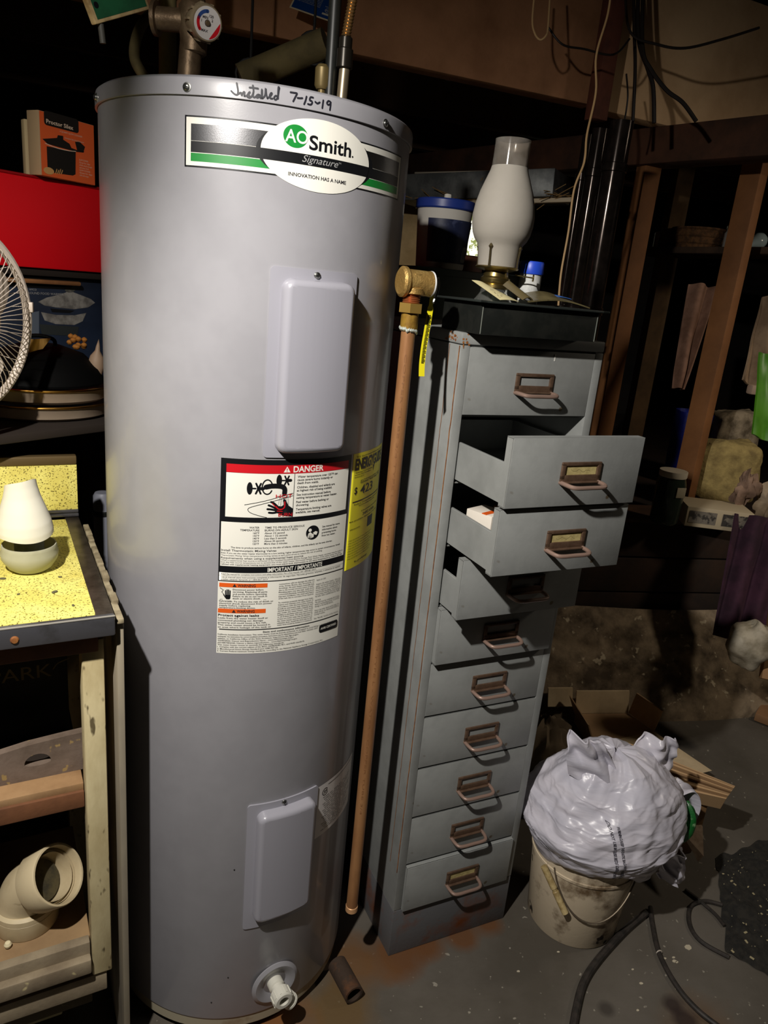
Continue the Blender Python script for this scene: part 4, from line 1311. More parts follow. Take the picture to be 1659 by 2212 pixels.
jar = thing('pill_jar', 'small clear jar of white powder with a blue lid beside the lamp', 'jar', cabpt(0.134, 0.024, TZ0 + 0.003), CYAW)
MB().lathe([(0.0, 0.0), (0.014, 0.0), (0.015, 0.004), (0.0185, 0.082), (0.0185, 0.098), (0.0, 0.098)], (0, 0, 0), 28, cap=False).build('jar_body', mat('jar_frost', (206, 206, 202), 0.4, col2=(176, 178, 176), ns=50), jar)
MB().lathe([(0.0205, 0.098), (0.021, 0.100), (0.0205, 0.116), (0.019, 0.1185), (0.0, 0.119)], (0, 0, 0), 28).build('jar_lid', mat('lid_blue', (34, 70, 190), 0.4), jar)
cup = thing('plastic_tub', 'clear plastic tub with a dark lid between lamp and blue-lidded jar', 'tub', cabpt(0.115, 0.060, TZ0 + 0.003), CYAW)
MB().box((0, 0, 0.048), (0.046, 0.034, 0.094), 0.006).build('tub_body', mat('tub_clear', (150, 158, 160), 0.25, trans=0.5, ior=1.2), cup)
MB().box((0, 0, 0.1005), (0.050, 0.038, 0.010), 0.003).build('tub_lid', mat('tub_lid_dark', (26, 30, 50), 0.4), cup)
def leaf(p0, p1, p2, p3, n=6, bend=0.004):
    A_, B_, C_, D_ = map(Vector, (p0, p1, p2, p3))
    nn = (B_ - A_).cross(D_ - A_).normalized()
    def fn(u, v):
        return A_.lerp(B_, u).lerp(D_.lerp(C_, u), v) + nn * bend * math.sin(math.pi * u) * (0.6 + 0.4 * v)
    return fn
tag(MB().grid(leaf(cabpt(0.036, -0.042, 1.383), cabpt(0.072, -0.042, 1.383), cabpt(0.034, -0.005, 1.403), cabpt(0.002, -0.005, 1.409), bend=0.003), 8, 8, 0.0006).build('price_card', mat('card_cream', (196, 186, 142), 0.7, col2=(150, 140, 108), ns=34, ramp=(0.56, 0.6))), 'cream printed card propped on the tray rim before the lamp', 'card')
PCH = mat('pouch_olive', (112, 102, 70), 0.3, col2=(86, 78, 52), ns=24, bump=0.4, bs=40)
pk = MB().grid(leaf(cabpt(0.086, -0.050, 1.385), cabpt(0.212, -0.048, 1.384), cabpt(0.200, 0.0, 1.390), cabpt(0.092, 0.0, 1.392), bend=0.012), 14, 10, 0.002).build('seed_packet', PCH)
tag(pk, 'olive foil packet with a blue sticker lying across the tray rim', 'packet')
MB().grid(leaf(cabpt(0.158, -0.034, 1.3968), cabpt(0.182, -0.034, 1.3948), cabpt(0.180, -0.012, 1.3972), cabpt(0.158, -0.012, 1.399), bend=0.001), 4, 4, 0.0008).build('blue_sticker', mat('sticker_blue', (60, 104, 180), 0.4), pk)
tag(MB().grid(leaf(cabpt(0.074, -0.048, 1.386), cabpt(0.096, -0.048, 1.386), cabpt(0.076, -0.010, 1.404), cabpt(0.058, -0.010, 1.406), bend=0.01), 8, 8, 0.0015).build('folded_wrapper', mat('wrapper_dark', (84, 74, 48), 0.35)), 'dark folded wrapper between the cream card and the olive packet', 'wrapper')

# ================================================================ BEHIND THE CABINET
# dark green steel locker carrying the tub
lk = Vector((0.3882,0.3902,1.4463))
lkz = lk.z - 0.012
lc = thing('steel_locker', 'dark green steel locker behind the cabinet carrying the blue-lidded bucket', 'locker', (lk.x + 0.012, lk.y + 0.13, 0), CYAW)
LGREEN = mat('locker_green', (26, 44, 30), 0.55, col2=(20, 34, 24), ns=10)
MB().box((0, 0, lkz / 2), (0.20, 0.30, lkz), 0.003).build('locker_body', LGREEN, lc)
MB().box((0, -0.1515, lkz / 2), (0.186, 0.004, lkz - 0.03), 0.0015).build('locker_door', LGREEN, lc)
MB().box((0.07, -0.156, lkz * 0.62), (0.012, 0.008, 0.09), 0.003).build('locker_handle', ZINC, lc)
tb = Vector((0.427,0.4908,1.5186))
tub = thing('tub', 'clear plastic bucket with a blue lid and dark blue contents on green locker', 'bucket', (tb.x, tb.y, lkz + 0.001), CYAW)
MB().lathe([(0.0, 0.0), (0.053, 0.0), (0.056, 0.004), (0.064, 0.132), (0.0, 0.132)], (0, 0, 0), 40, cap=False).build('tub_wall', mat('tub_wall', (186, 182, 174), 0.3, trans=0.15, ior=1.15), tub)
def lab_fn(u, v):
    a = R(-90 - 62 + 112 * u)
    r = 0.0575 + 0.0075 * v
    return Vector((r * math.cos(a), r * math.sin(a), 0.014 + 0.092 * v))
wl = MB().grid(lab_fn, 24, 4, 0.0006).build('label_wrap', mat('wrap_navy', (26, 32, 56), 0.4, col2=(52, 58, 84), ns=40, ramp=(0.6, 0.7)), tub)
MB().grid(lambda u, v: lab_fn(0.78 + 0.16 * u, 0.04 + 0.36 * v) * 1.003, 6, 3).build('barcode', mat('barcode_grey', (120, 120, 116), 0.5, col2=(60, 60, 60), ns=200, stretch=(3, 3, 0.1)), tub)
MB().lathe([(0.0, 0.128), (0.066, 0.128), (0.0685, 0.131), (0.0685, 0.146), (0.066, 0.149), (0.060, 0.147), (0.0, 0.147)], (0, 0, 0), 44).build('lid', mat('lid_blue_deep', (28, 48, 118), 0.4), tub)
MB().box((-0.004, -0.012, 0.155), (0.014, 0.012, 0.016), 0.003).build('lid_button', mat('button_white', (200, 196, 186), 0.5), tub)

# sheet-metal duct, dried stalks and bits on top of it
def P_(q): return Vector(q)
duct = thing('sheet_metal_duct', 'grey sheet metal duct with a pale bottom flange behind the lamp chimney', 'duct')
d0, d1 = P_((0.5437,1.599,1.7201)), P_((1.0029,1.251,1.7515))
MB().beam(d0, d1, 0.22, 0.085, bev=0.003).build('duct_body', mat('galvanised', (122, 124, 122), 0.5, 0.5, col2=(92, 94, 94), ns=16, det=5), duct)
MB().beam(d0 + Vector((0, -0.11, 0.050)), P_((0.7806,1.3594,1.7862)), 0.012, 0.010, bev=0.002).build('duct_rail', mat('rail_bright', (200, 188, 168), 0.35, 0.6), duct)
MB().beam(d0 + Vector((0.02, -0.12, -0.05)), d1 + Vector((0.0, -0.10, -0.048)), 0.03, 0.014, bev=0.002).build('duct_flange', mat('flange_cream', (196, 178, 148), 0.6), duct)
stalks = thing('dried_stalks', 'tangle of dry straw stalks lying along the grey duct', 'stalks')
random.seed(3)
STRAW = mat('straw', (150, 118, 72), 0.8)
for k in range(24):
    if k < 15:
        a = d0.lerp(d1, random.uniform(0.05, 0.45)) + Vector((0, -0.120, -0.0395))
    else:
        a = d0.lerp(d1, random.uniform(0.78, 0.98)) + Vector((0, -0.106, -0.0385))
    dd = Vector((random.uniform(-1, 1), random.uniform(-0.3, 0.3), random.uniform(-0.22, 0.22))).normalized() * random.uniform(0.04, 0.10)
    MB().tube(smooth_path([a - dd, a + Vector((0, 0, random.uniform(-0.012, 0.012))), a + dd], 3), 0.0014, 5).build('stalk', STRAW, stalks)
# cream panel, brown satchel and plants by the lit window
a = P_((0.5981,1.7516,1.5619))
tag(MB().box((a.x, a.y, (a.z + 0.20) / 2), (0.11, 0.03, a.z + 0.20), 0.004).build('plywood_sheet', mat('panel_cream', (214, 184, 134), 0.7, col2=(190, 160, 112), ns=10)), 'cream upright panel seen between the heater and the blue-lidded bucket', 'panel')
a = P_((0.6552,1.064,1.4488))
cr = thing('storage_crate', 'tall dark wooden crate behind the tray carrying the reddish brown case', 'crate', (a.x, a.y, 0.6905), 0.2)
for k in range(7):
    MB().box((0, -0.06, (k + 0.5) * (a.z - 0.743) / 7), (0.16, 0.014, (a.z - 0.743) / 7 - 0.01), 0.002).build('slat', WOOD_DARK, cr)
MB().box((0, 0.003, (a.z - 0.743) / 2), (0.15, 0.11, a.z - 0.743), 0.002).build('crate_body', WOOD_DARK, cr)
tag(MB().box(a, (0.09, 0.05, 0.10), 0.012, rot=0.2).build('leather_case', mat('case_brown', (92, 50, 30), 0.6, col2=(66, 36, 22), ns=20)), 'reddish brown case half hidden behind the lamp and blue-lidded bucket', 'case')
pl = thing('potted_plant', 'leafy plant silhouetted against the lit window behind the lamp', 'plant', ((wx0 + wx1) / 2 - 0.02, WY - 0.09, wz0 + 0.177))
random.seed(5)
LEAF = mat('leaf_dark', (40, 58, 26), 0.7)
MB().tube([(0, 0, -0.10), (0.005, 0, 0.0), (0, 0, 0.10)], 0.004, 6).build('stem', LEAF, pl)
for k in range(14):
    p = Vector((random.uniform(-0.05, 0.05), random.uniform(-0.03, 0.03), random.uniform(-0.10, 0.10)))
    MB().lathe([(0.0001, -0.022), (0.011, -0.006), (0.009, 0.008), (0.0001, 0.022)], p, 8, (random.uniform(-1, 1), 0.3, random.uniform(-1, 1))).build('leaf', LEAF, pl)
MB().lathe([(0.0, -0.17), (0.035, -0.17), (0.045, -0.10), (0.0, -0.10)], (0, 0, 0), 20).build('pot', mat('pot_clay', (110, 66, 44), 0.8), pl)

# glossy vertical pipes at the right of the lamp
GLOSSP = mat('glossy_dark_pipe', (58, 50, 46), 0.16, 0.7, col2=(44, 38, 34), ns=30)
for nm, q, r_, lb in (('stove_pipe', P_((0.9103,0.6802,1.5764)), 0.030, 'wide glossy dark vertical pipe with a bright streak behind the tray'),
                      ('downpipe', P_((0.9034,0.7897,1.581)), 0.022, 'dark glossy vertical pipe left of the wide pipe with bright streak'),
                      ('drain_pipe', P_((0.905,0.8732,1.5084)), 0.014, 'thin dark vertical pipe nearest the lamp chimney')):
    o = thing(nm, lb, 'pipe', (q.x, q.y, 0))
    MB().cyl((0, 0, 0), (0, 0, 1.84), r_, seg=40).build('pipe_wall', GLOSSP, o)
    for z in (1.36, 1.72):
        MB().lathe([(r_, z), (r_ + 0.003, z + 0.002), (r_ + 0.003, z + 0.020), (r_, z + 0.022)], (0, 0, 0), 40).build('pipe_joint', GLOSSP, o)
# a dark red upright in the gap between the two joists
q = P_((0.9635,0.9743,2.0329))
tag(MB().box((q.x, q.y, 2.13), (0.05, 0.045, 0.46), 0.003, rot=CYAW).build('upright_block', mat('upright_red', (98, 52, 36), 0.8, col2=(72, 38, 26), ns=10, det=6)), 'dark reddish wooden upright where the brown joist meets the pale joist', 'post')

# ---------------------------------------------------------------- loose wiring
def cable(name, pts, r, m, lb, n=7, seg=8):
    return tag(MB().tube(smooth_path(pts, n), r, seg).build(name, m), lb, 'cable')
CREAMC = mat('cable_cream', (196, 160, 112), 0.5)
cable('lamp_cord', [(0.815,0.6601,2.1277), (0.808,0.6379,2.0531), (0.7844,0.6118,1.9558), (0.7865,0.5846,1.8715), (0.7694,0.5574,1.7748), (0.7652,0.538,1.711), (0.748,0.5319,1.6471), (0.7468,0.5235,1.5524), (0.741,0.5152,1.4551), (0.7454,0.5114,1.3785)], 0.0026, CREAMC, 'long cream cord hanging down beside the pale joist')
cable('cord_loop', [(0.6548,0.7466,2.1318), (0.6491,0.72,2.0443), (0.656,0.7078,2.0102), (0.67,0.7006,1.9963), (0.6841,0.7017,2.0084), (0.6916,0.7193,2.0352), (0.7021,0.7742,2.1475)], 0.0024, CREAMC, 'small cream loop of cord hanging in front of the brown joist')
BLK = mat('cable_black', (30, 24, 20), 0.5)
cable('black_cable', [(0.9876,0.9354,2.2624), (0.9956,0.8882,2.1182), (1.0022,0.8527,2.0102), (1.0111,0.8309,1.8797)], 0.0048, BLK, 'straight black cable hanging leftmost against the pale joist')
cable('black_cable', [(1.0026,0.9329,2.2638), (1.0077,0.8785,2.0952), (1.037,0.8468,2.0134), (1.0525,0.8289,1.9665), (1.069,0.8196,1.8801)], 0.0058, BLK, 'black cable hanging in the middle before the pale joist')
cable('black_cable', [(1.0048,0.9087,2.2562), (1.0096,0.8473,2.0654), (1.034,0.8243,2.0078), (1.0779,0.7998,1.9581), (1.1222,0.7821,1.9299), (1.1714,0.7813,1.8906)], 0.0054, BLK, 'black cable curving off to the right before the pale joist')
cable('black_cable', [(0.9429,0.8685,2.1917), (0.9615,0.8318,2.0874), (1.0329,0.8101,2.0634), (1.106,0.7947,2.0608), (1.2021,0.7856,2.092), (1.2979,0.7787,2.1303)], 0.0034, BLK, 'thin black cable drooping sideways across the top of pale joist')
cable('black_cable', [(0.7082,0.7615,2.044), (0.7483,0.7536,2.0104), (0.8116,0.7626,2.0109), (0.8952,0.7673,2.0106), (0.9449,0.7945,2.0603)], 0.0026, BLK, 'thin dark cable sagging between the cord loop and pale joist')
cable('black_cable', [(0.9643,0.8208,1.9869), (0.9703,0.8009,1.9279), (0.9787,0.8138,1.8727)], 0.0024, BLK, 'short thin wire hanging left of the black cables')

# ================================================================ RIGHT BACKGROUND
FAB = lambda key, col, col2: mat(key, col, 0.9, col2=col2, ns=9, det=6, bump=0.3, bs=60)
def cloth(name, fn, m, lb, cat, nu=26, nv=30, th=0.006, smooth=60):
    return tag(MB().grid(fn, nu, nv, th).build(name, m, smooth=smooth), lb, cat)
def hang(tl, tr, br, bl, folds=4, amp=0.02, seed=0):
    A_, B_, C_, D_ = map(Vector, (tl, tr, br, bl))
    n_ = (B_ - A_).cross(D_ - A_).normalized()
    def fn(u, v):
        p = A_.lerp(B_, u).lerp(D_.lerp(C_, u), v)
        return p + n_ * (amp * math.sin(folds * math.pi * u + 1.3 * math.sin(2 * v + seed)) + 0.5 * amp * noise.noise(Vector((u * 4, v * 3, seed))))
    return fn
cloth('hanging_sleeve', hang((1.6086,1.3705,1.4968), (1.7084,1.3484,1.4894), (1.6025,1.2506,1.1143), (1.5578,1.2603,1.1168), 3, 0.018, 1), FAB('fabric_dusky', (148, 112, 92), (116, 84, 66)), 'dusky pink garment sleeve hanging left of the right-hand stud', 'garment')
cloth('hanging_jacket', hang((1.5756,0.8856,1.4618), (1.647,0.8735,1.4684), (1.6294,0.7842,1.1752), (1.5108,0.8165,1.2031), 3, 0.015, 2), FAB('fabric_beige', (150, 126, 100), (120, 98, 76)), 'beige jacket sleeve hanging at the right edge above green cloth', 'garment')
a = P_((1.5576,0.7998,1.1796))
tag(MB().box(a, (0.04, 0.03, 0.03), 0.006).build('glove', FAB('fabric_pale', (170, 146, 126), (150, 126, 106))), 'pale glove fingertip showing under the beige sleeve', 'glove')
cloth('green_bag', hang((1.5049,0.7414,1.2991), (1.6093,0.7195,1.2955), (1.5917,0.6405,1.0348), (1.4837,0.6701,1.0607), 2, 0.012, 3), mat('green_bag', (84, 148, 30), 0.45, col2=(66, 122, 24), ns=8), 'bright green bag hanging at the right edge of the view', 'bag')
bl0 = P_((1.8637,1.5616,0.692))
blu = thing('blue_sack', 'dark blue plastic sack standing left of the right-hand stud', 'sack', bl0)
b = MB()
def sack(u, v):
    a = 2 * math.pi * u
    r = 0.062 + 0.022 * v + 0.006 * math.sin(5 * a + 3 * v) + 0.004 * noise.noise(Vector((math.cos(a) * 3, math.sin(a) * 3, v * 6)))
    return Vector((r * math.cos(a) + 0.02 * v, r * math.sin(a), v * 0.30))
b.grid(sack, 36, 20)
b.build('sack_wall', mat('sack_blue', (30, 40, 130), 0.4, col2=(22, 30, 100), ns=12), blu, smooth=70)
jr = thing('glass_jar', 'large glass jar of dark contents with a white lid beside stud', 'jar', P_((1.4232,0.9266,0.692)))
MB().lathe([(0.0, 0.0), (0.040, 0.0), (0.047, 0.01), (0.049, 0.14), (0.042, 0.165), (0.0, 0.165)], (0, 0, 0), 32, cap=False).build('jar_body', mat('jar_green', (44, 54, 44), 0.15, trans=0.3, ior=1.3), jr)
MB().lathe([(0.0, 0.165), (0.045, 0.165), (0.046, 0.168), (0.046, 0.186), (0.0, 0.19)], (0, 0, 0), 32).build('jar_lid', mat('lid_white', (206, 196, 176), 0.5), jr)
MB().box((0.012, -0.048, 0.12), (0.035, 0.004, 0.035), 0.001, rot=0.1).build('jar_label', mat('jar_label', (160, 150, 126), 0.7), jr)
# foam block, boxes and paper on the ledge
fmq = P_((1.6643,1.0584,0.692))
bx = thing('printed_carton', 'low white carton with grey prints at the front of the ledge', 'carton', P_((1.5506,0.8803,0.692)) + Vector((0.06, 0.05, 0)), -0.30)
MB().box((0, 0, 0.035), (0.22, 0.14, 0.07), 0.002).build('carton_body', mat('carton_print', (196, 180, 150), 0.7), bx)
for s in (-0.055, 0.055):
    MB().box((s, -0.0705, 0.036), (0.09, 0.002, 0.042)).build('print_panel', mat('print_grey', (128, 120, 108), 0.7, col2=(64, 60, 56), ns=34, det=6, ramp=(0.48, 0.55)), bx)
FOAM = mat('foam_yellow', (186, 164, 104), 0.95, col2=(128, 110, 70), ns=24, det=8, ramp=(0.35, 0.7), bump=1.0, bs=60)
b = MB()
def foamfn(u, v):
    a = 2 * math.pi * u
    ph = math.pi * v
    sx, sy, sz = 0.13, 0.08, 0.12
    ex = lambda t: math.copysign(abs(t) ** 0.45, t)
    p = Vector((sx * ex(math.cos(a)) * ex(math.sin(ph)), sy * ex(math.sin(a)) * ex(math.sin(ph)), -sz * ex(math.cos(ph))))
    return p * (1 + 0.10 * noise.fractal(p * 14, 0.8, 2, 4))
b.grid(foamfn, 48, 30)
fo = tag(b.build('foam_block', FOAM, loc=P_((1.786,1.0913,0.8272)) + Vector((0, 0.09, 0)), rot=-0.25, smooth=60), 'torn lump of yellow foam on the ledge right of the stud', 'foam')
b = MB()
b.grid(lambda u, v: foamfn(u, v) * 0.8 + Vector((0, 0, 0)), 36, 22)
tag(b.build('crumpled_paper', mat('paper_grey', (168, 152, 128), 0.9, col2=(96, 84, 66), ns=14, det=8, bump=0.8, bs=40), loc=P_((1.9054,1.1242,0.9049)) + Vector((0.11, 0.36, 0.02)), smooth=60), 'heap of crumpled greyish paper behind the yellow foam', 'paper')
for k, (q, s_) in enumerate(((P_((1.7444,0.9665,0.8115)), 0.042), (P_((1.8572,0.9534,0.7735)), 0.05))):
    b = MB()
    b.grid(lambda u, v: Vector((s_ * math.cos(6.283 * u) * math.sin(3.1416 * v), s_ * math.sin(6.283 * u) * math.sin(3.1416 * v) * 0.8, -s_ * 1.2 * math.cos(3.1416 * v))) * (1 + 0.7 * noise.fractal(Vector((math.cos(6.283 * u) * 1.2, math.sin(6.283 * u) * 1.2 + k, 2.5 * v)), 0.7, 2, 3)), 36, 24)
    tag(b.build('cloth_bundle', FAB('bundle_%s' % 'ab'[k], ((170, 140, 120), (190, 170, 144))[k], ((120, 96, 80), (150, 130, 104))[k]), loc=q, smooth=60), ('pinkish rag bundle tucked below the yellow foam', 'cream rag bundle at the right edge above the purple cloth')[k], 'rag')
cloth('purple_cloth', hang((1.6383,0.8618,0.7517), (1.8045,0.7692,0.7654), (1.7278,0.6716,0.3419), (1.5707,0.7296,0.3594), 5, 0.018, 5), FAB('fabric_plum', (74, 42, 60), (52, 30, 44)), 'plum coloured cloth hanging over the front of the ledge', 'cloth', 30, 30)
q = P_((1.5476,0.5231,0.4344))
b = MB()
b.grid(lambda u, v: Vector((0.075 * math.cos(6.283 * u) * math.sin(3.1416 * v), 0.06 * math.sin(6.283 * u) * math.sin(3.1416 * v), -0.075 * math.cos(3.1416 * v))) * (1 + 0.25 * noise.noise(Vector((6 * u, 5 * v, 2)))), 30, 18)
tag(b.build('white_sack', mat('sack_white', (186, 176, 156), 0.6, col2=(140, 130, 110), ns=14, bump=0.5, bs=50), loc=q, smooth=60), 'crumpled whitish sack on the footing below the plum cloth', 'sack')
tag(MB().beam(P_((1.6391,0.5099,0.3151)), P_((1.7067,0.6422,0.6068)), 0.06, 0.04, bev=0.003).build('leaning_board', WOOD_PALE), 'pale board leaning on the footing at the right edge', 'board')
tag(MB().beam(P_((1.897,0.8067,0.02)), P_((2.0214,0.6708,0.02)), 0.16, 0.03, bev=0.003).build('floor_board', WOOD_PALE), 'short pale board lying on the floor at the right edge', 'board')

# shelf with clutter between the studs, far back
shp = [P_((1.6063,1.7825,1.6165)), P_((1.8887,1.1956,1.6255))]
sh = tag(MB().beam(shp[0], shp[1], 0.22, 0.024, bev=0.003).build('wall_shelf', mat('shelf_wood', (74, 54, 38), 0.85, col2=(52, 38, 27), ns=8, det=6)), 'dark wooden shelf between the studs holding small clutter', 'shelf')
def onshelf(t, dz=0.0):
    p = shp[0].lerp(shp[1], t)
    return p + Vector((0, -0.03, 0.0125 + dz))
bs_ = thing('wicker_basket', 'low brown basket on the dark shelf between the studs', 'basket', onshelf(0.36))
MB().lathe([(0.0, 0.0), (0.085, 0.0), (0.10, 0.07), (0.094, 0.07), (0.08, 0.006), (0.0, 0.006)], (0, 0, 0), 32, cap=False).build('basket_wall', mat('wicker', (98, 66, 36), 0.9, col2=(66, 44, 24), ns=60, bump=0.8, bs=90), bs_)
for z in (0.02, 0.045, 0.07):
    MB().tube([((0.086 + z * 0.2) * math.cos(2 * math.pi * k / 28), (0.086 + z * 0.2) * math.sin(2 * math.pi * k / 28), z) for k in range(28)], 0.005, 6, closed=True).build('basket_hoop', mat('wicker', (98, 66, 36), 0.9), bs_)
tag(MB().lathe([(0.0, 0.0), (0.026, 0.0), (0.026, 0.062), (0.022, 0.066), (0.0, 0.067)], (0, 0, 0), 24).build('tin_can', mat('tin_pale', (176, 164, 150), 0.5), loc=onshelf(0.10)), 'pale tin can at the left end of the dark shelf', 'can')
gj = thing('jam_jar', 'clear glass jar with bright glints right of the basket', 'jar', onshelf(0.575))
MB().lathe([(0.0, 0.0), (0.026, 0.0), (0.028, 0.006), (0.028, 0.055), (0.022, 0.064), (0.022, 0.07), (0.0, 0.07)], (0, 0, 0), 28, cap=False).build('jar_body', mat('jar_glint', (206, 206, 202), 0.08, 0.6), gj)
MB().lathe([(0.0, 0.07), (0.024, 0.07), (0.024, 0.082), (0.0, 0.083)], (0, 0, 0), 28).build('jar_lid', ZINC, gj)
lb_ = thing('light_bulb', 'pale blue unlit light bulb on the shelf beside the right-hand stud', 'bulb', onshelf(0.745, 0.03), (0.0, 1.2, 0.2))
MB().lathe([(0.0, 0.03), (0.012, 0.028), (0.026, 0.012), (0.030, -0.006), (0.026, -0.022), (0.014, -0.04), (0.012, -0.048), (0.0, -0.048)], (0, 0, 0), 28).build('bulb_glass', mat('bulb_glass', (170, 190, 196), 0.15), lb_)
MB().lathe([(0.0125, -0.048), (0.0125, -0.070), (0.006, -0.076), (0.0, -0.076)], (0, 0, 0), 20).build('bulb_cap', ZINC, lb_)

# ================================================================ BUCKET, BAG AND CARDBOARD
bk = thing('paint_bucket', 'dirty white plastic bucket with a wire handle standing on the floor', 'bucket', (0.800, -0.008, 0.0))
BUCK = mat('bucket_plastic', (204, 188, 162), 0.6, col2=(104, 84, 60), ns=11, det=9, ramp=(0.52, 0.66), bump=0.1, bs=80, col3=(52, 40, 30), ns3=26, ramp3=(0.66, 0.70))
MB().lathe([(0.0, 0.0), (0.101, 0.0), (0.104, 0.004), (0.118, 0.185), (0.121, 0.186), (0.121, 0.192), (0.119, 0.193), (0.1205, 0.232), (0.123, 0.234), (0.123, 0.240), (0.117, 0.240), (0.114, 0.20), (0.10, 0.008), (0.0, 0.006)], (0, 0, 0), 72, cap=False).build('bucket_wall', BUCK, bk)
b = MB()
hp = []
a0_, a1_ = R(212), R(326)
e0_ = Vector((0.123 * math.cos(a0_), 0.123 * math.sin(a0_), 0.200))
e1_ = Vector((0.123 * math.cos(a1_), 0.123 * math.sin(a1_), 0.205))
for i in range(25):
    t = i / 24
    a = a0_ + (a1_ - a0_) * t
    hp.append(Vector((0.1215 * math.cos(a), 0.1215 * math.sin(a), 0.2 - 0.105 * math.sin(math.pi * (t ** 0.8)))))
b.tube(hp, 0.0019, 8)
wr = b.build('wire_handle', mat('wire_grey', (120, 108, 92), 0.45, 0.6), bk)
b = MB()
g0 = Vector((-0.128, -0.062, 0.205)); g1 = Vector((-0.082, -0.108, 0.118))
b.lathe([(0.0035, 0), (0.0075, 0.001), (0.0075, 0.052), (0.006, 0.054), (0.006, 0.058), (0.0075, 0.06), (0.0075, 0.110), (0.0035, 0.112)], g0, 16, g1 - g0)
b.build('handle_grip', mat('grip_cream', (196, 176, 128), 0.5, col2=(150, 128, 84), ns=40), bk)
b = MB()
b.tube(smooth_path([Vector((0.1215 * math.cos(R(t)), 0.1215 * math.sin(R(t)), 0.225 - 0.00 * t)) for t in range(262, 330, 8)], 2), 0.004, 8)
b.build('ear_band', mat('band_white', (206, 194, 170), 0.5), bk)
MB().box((0.1225 * math.cos(R(326)), 0.1225 * math.sin(R(326)), 0.206), (0.02, 0.012, 0.014), 0.003, rot=R(326)).build('handle_ear', mat('band_white', (206, 194, 170), 0.5), bk)

# white carrier bag stuffed and slumped over the bucket
BAG = mat('bag_film', (206, 202, 212), 0.32, col2=(192, 190, 202), ns=9, det=5, bump=0.26, bs=7, bd=0.02, stretch=(0.5, 0.5, 2.4))
bg0 = Vector((0.822, -0.012, 0.19))
bag = thing('carrier_bag', 'white plastic carrier bag of rubbish slumped over the dirty bucket', 'bag', bg0)
def bagfn(u, v):
    a = 2 * math.pi * u
    # v 0 hem .. 1 top
    prof = [(0.0, 0.128, 0.018), (0.10, 0.146, 0.032), (0.30, 0.176, 0.090), (0.50, 0.168, 0.148), (0.68, 0.135, 0.205), (0.84, 0.088, 0.248), (0.94, 0.045, 0.268), (1.0, 0.004, 0.268)]
    for (v0, r0, z0), (v1, r1, z1) in zip(prof, prof[1:]):
        if v <= v1:
            t = (v - v0) / (v1 - v0)
            t = t * t * (3 - 2 * t) * 0.4 + t * 0.6
            r, z = r0 + (r1 - r0) * t, z0 + (z1 - z0) * t
            break
    q = Vector((math.cos(a), math.sin(a), z * 6))
    f = noise.fractal(q * 1.3 + Vector((3, 1, 0)), 0.9, 2.0, 3)
    ridge = abs(noise.noise(Vector((math.cos(a) * 1.5 + 4, math.sin(a) * 1.5, z * 34)))) * 0.009
    ridge2 = abs(noise.noise(Vector((math.cos(a) * 4, math.sin(a) * 4 + 2, z * 14)))) * 0.006
    r = r * (1 + 0.08 * f) + (ridge + ridge2 - 0.006) * min(1, r / 0.08)
    n1 = noise.noise(Vector((math.cos(a) * 1.3 + 9, math.sin(a) * 1.3, z * 42 + 1.5 * math.sin(2 * a))))
    n2 = noise.noise(Vector((math.cos(a) * 3.0, math.sin(a) * 3.0 + 5, z * 26 - 2.0 * math.sin(a + 1))))
    r += (max(0.0, 1 - abs(n1) * 6) ** 2 * 0.0020 + max(0.0, 1 - abs(n2) * 7) ** 2 * 0.0018) * min(1, r / 0.1) * min(1, v / 0.22)
    if v < 0.18:
        z += 0.020 * math.sin(3 * a + 0.8) * (1 - v / 0.18) + 0.010 * math.sin(7 * a) * (1 - v / 0.18)
    return Vector((r * math.cos(a) * 1.02, r * math.sin(a) * 0.92, z + 0.010 * f))
b = MB()
b.grid(bagfn, 220, 170)
bagfilm = b.build('bag_film', BAG, bag, smooth=80)
def ear(c, wv, hv, tk, seed):
    c, wv, hv, tk = map(Vector, (c, wv, hv, tk))
    def fn(u, v):
        s = (u - 0.5)
        wdt = 1 - 0.45 * v + 0.15 * math.sin(math.pi * v)
        p = c + wv * s * wdt + hv * v
        p += tk * (0.6 * math.cos(math.pi * s) + 0.5 * noise.noise(Vector((u * 5, v * 4, seed))) + 0.25 * math.sin(11 * u + 4 * v))
        return p
    return fn
b = MB()
b.grid(ear((-0.055, -0.035, 0.215), (0.12, -0.02, -0.03), (-0.045, 0.0, 0.115), (0, -0.03, 0.0), 1), 26, 22, 0.003)
b.build('bag_ear', BAG, bag, smooth=80)
b = MB()
b.grid(ear((0.085, 0.0, 0.205), (0.13, 0.0, -0.02), (0.03, 0.02, 0.085), (0, -0.03, 0.0), 2), 26, 20, 0.003)
b.build('bag_ear', BAG, bag, smooth=80)
b = MB()
b.grid(ear((0.150, -0.06, 0.04), (0.09, 0.02, -0.02), (0.012, -0.01, -0.075), (0.01, -0.03, 0.0), 3), 24, 20, 0.003)
b.build('bag_corner', BAG, bag, smooth=80)
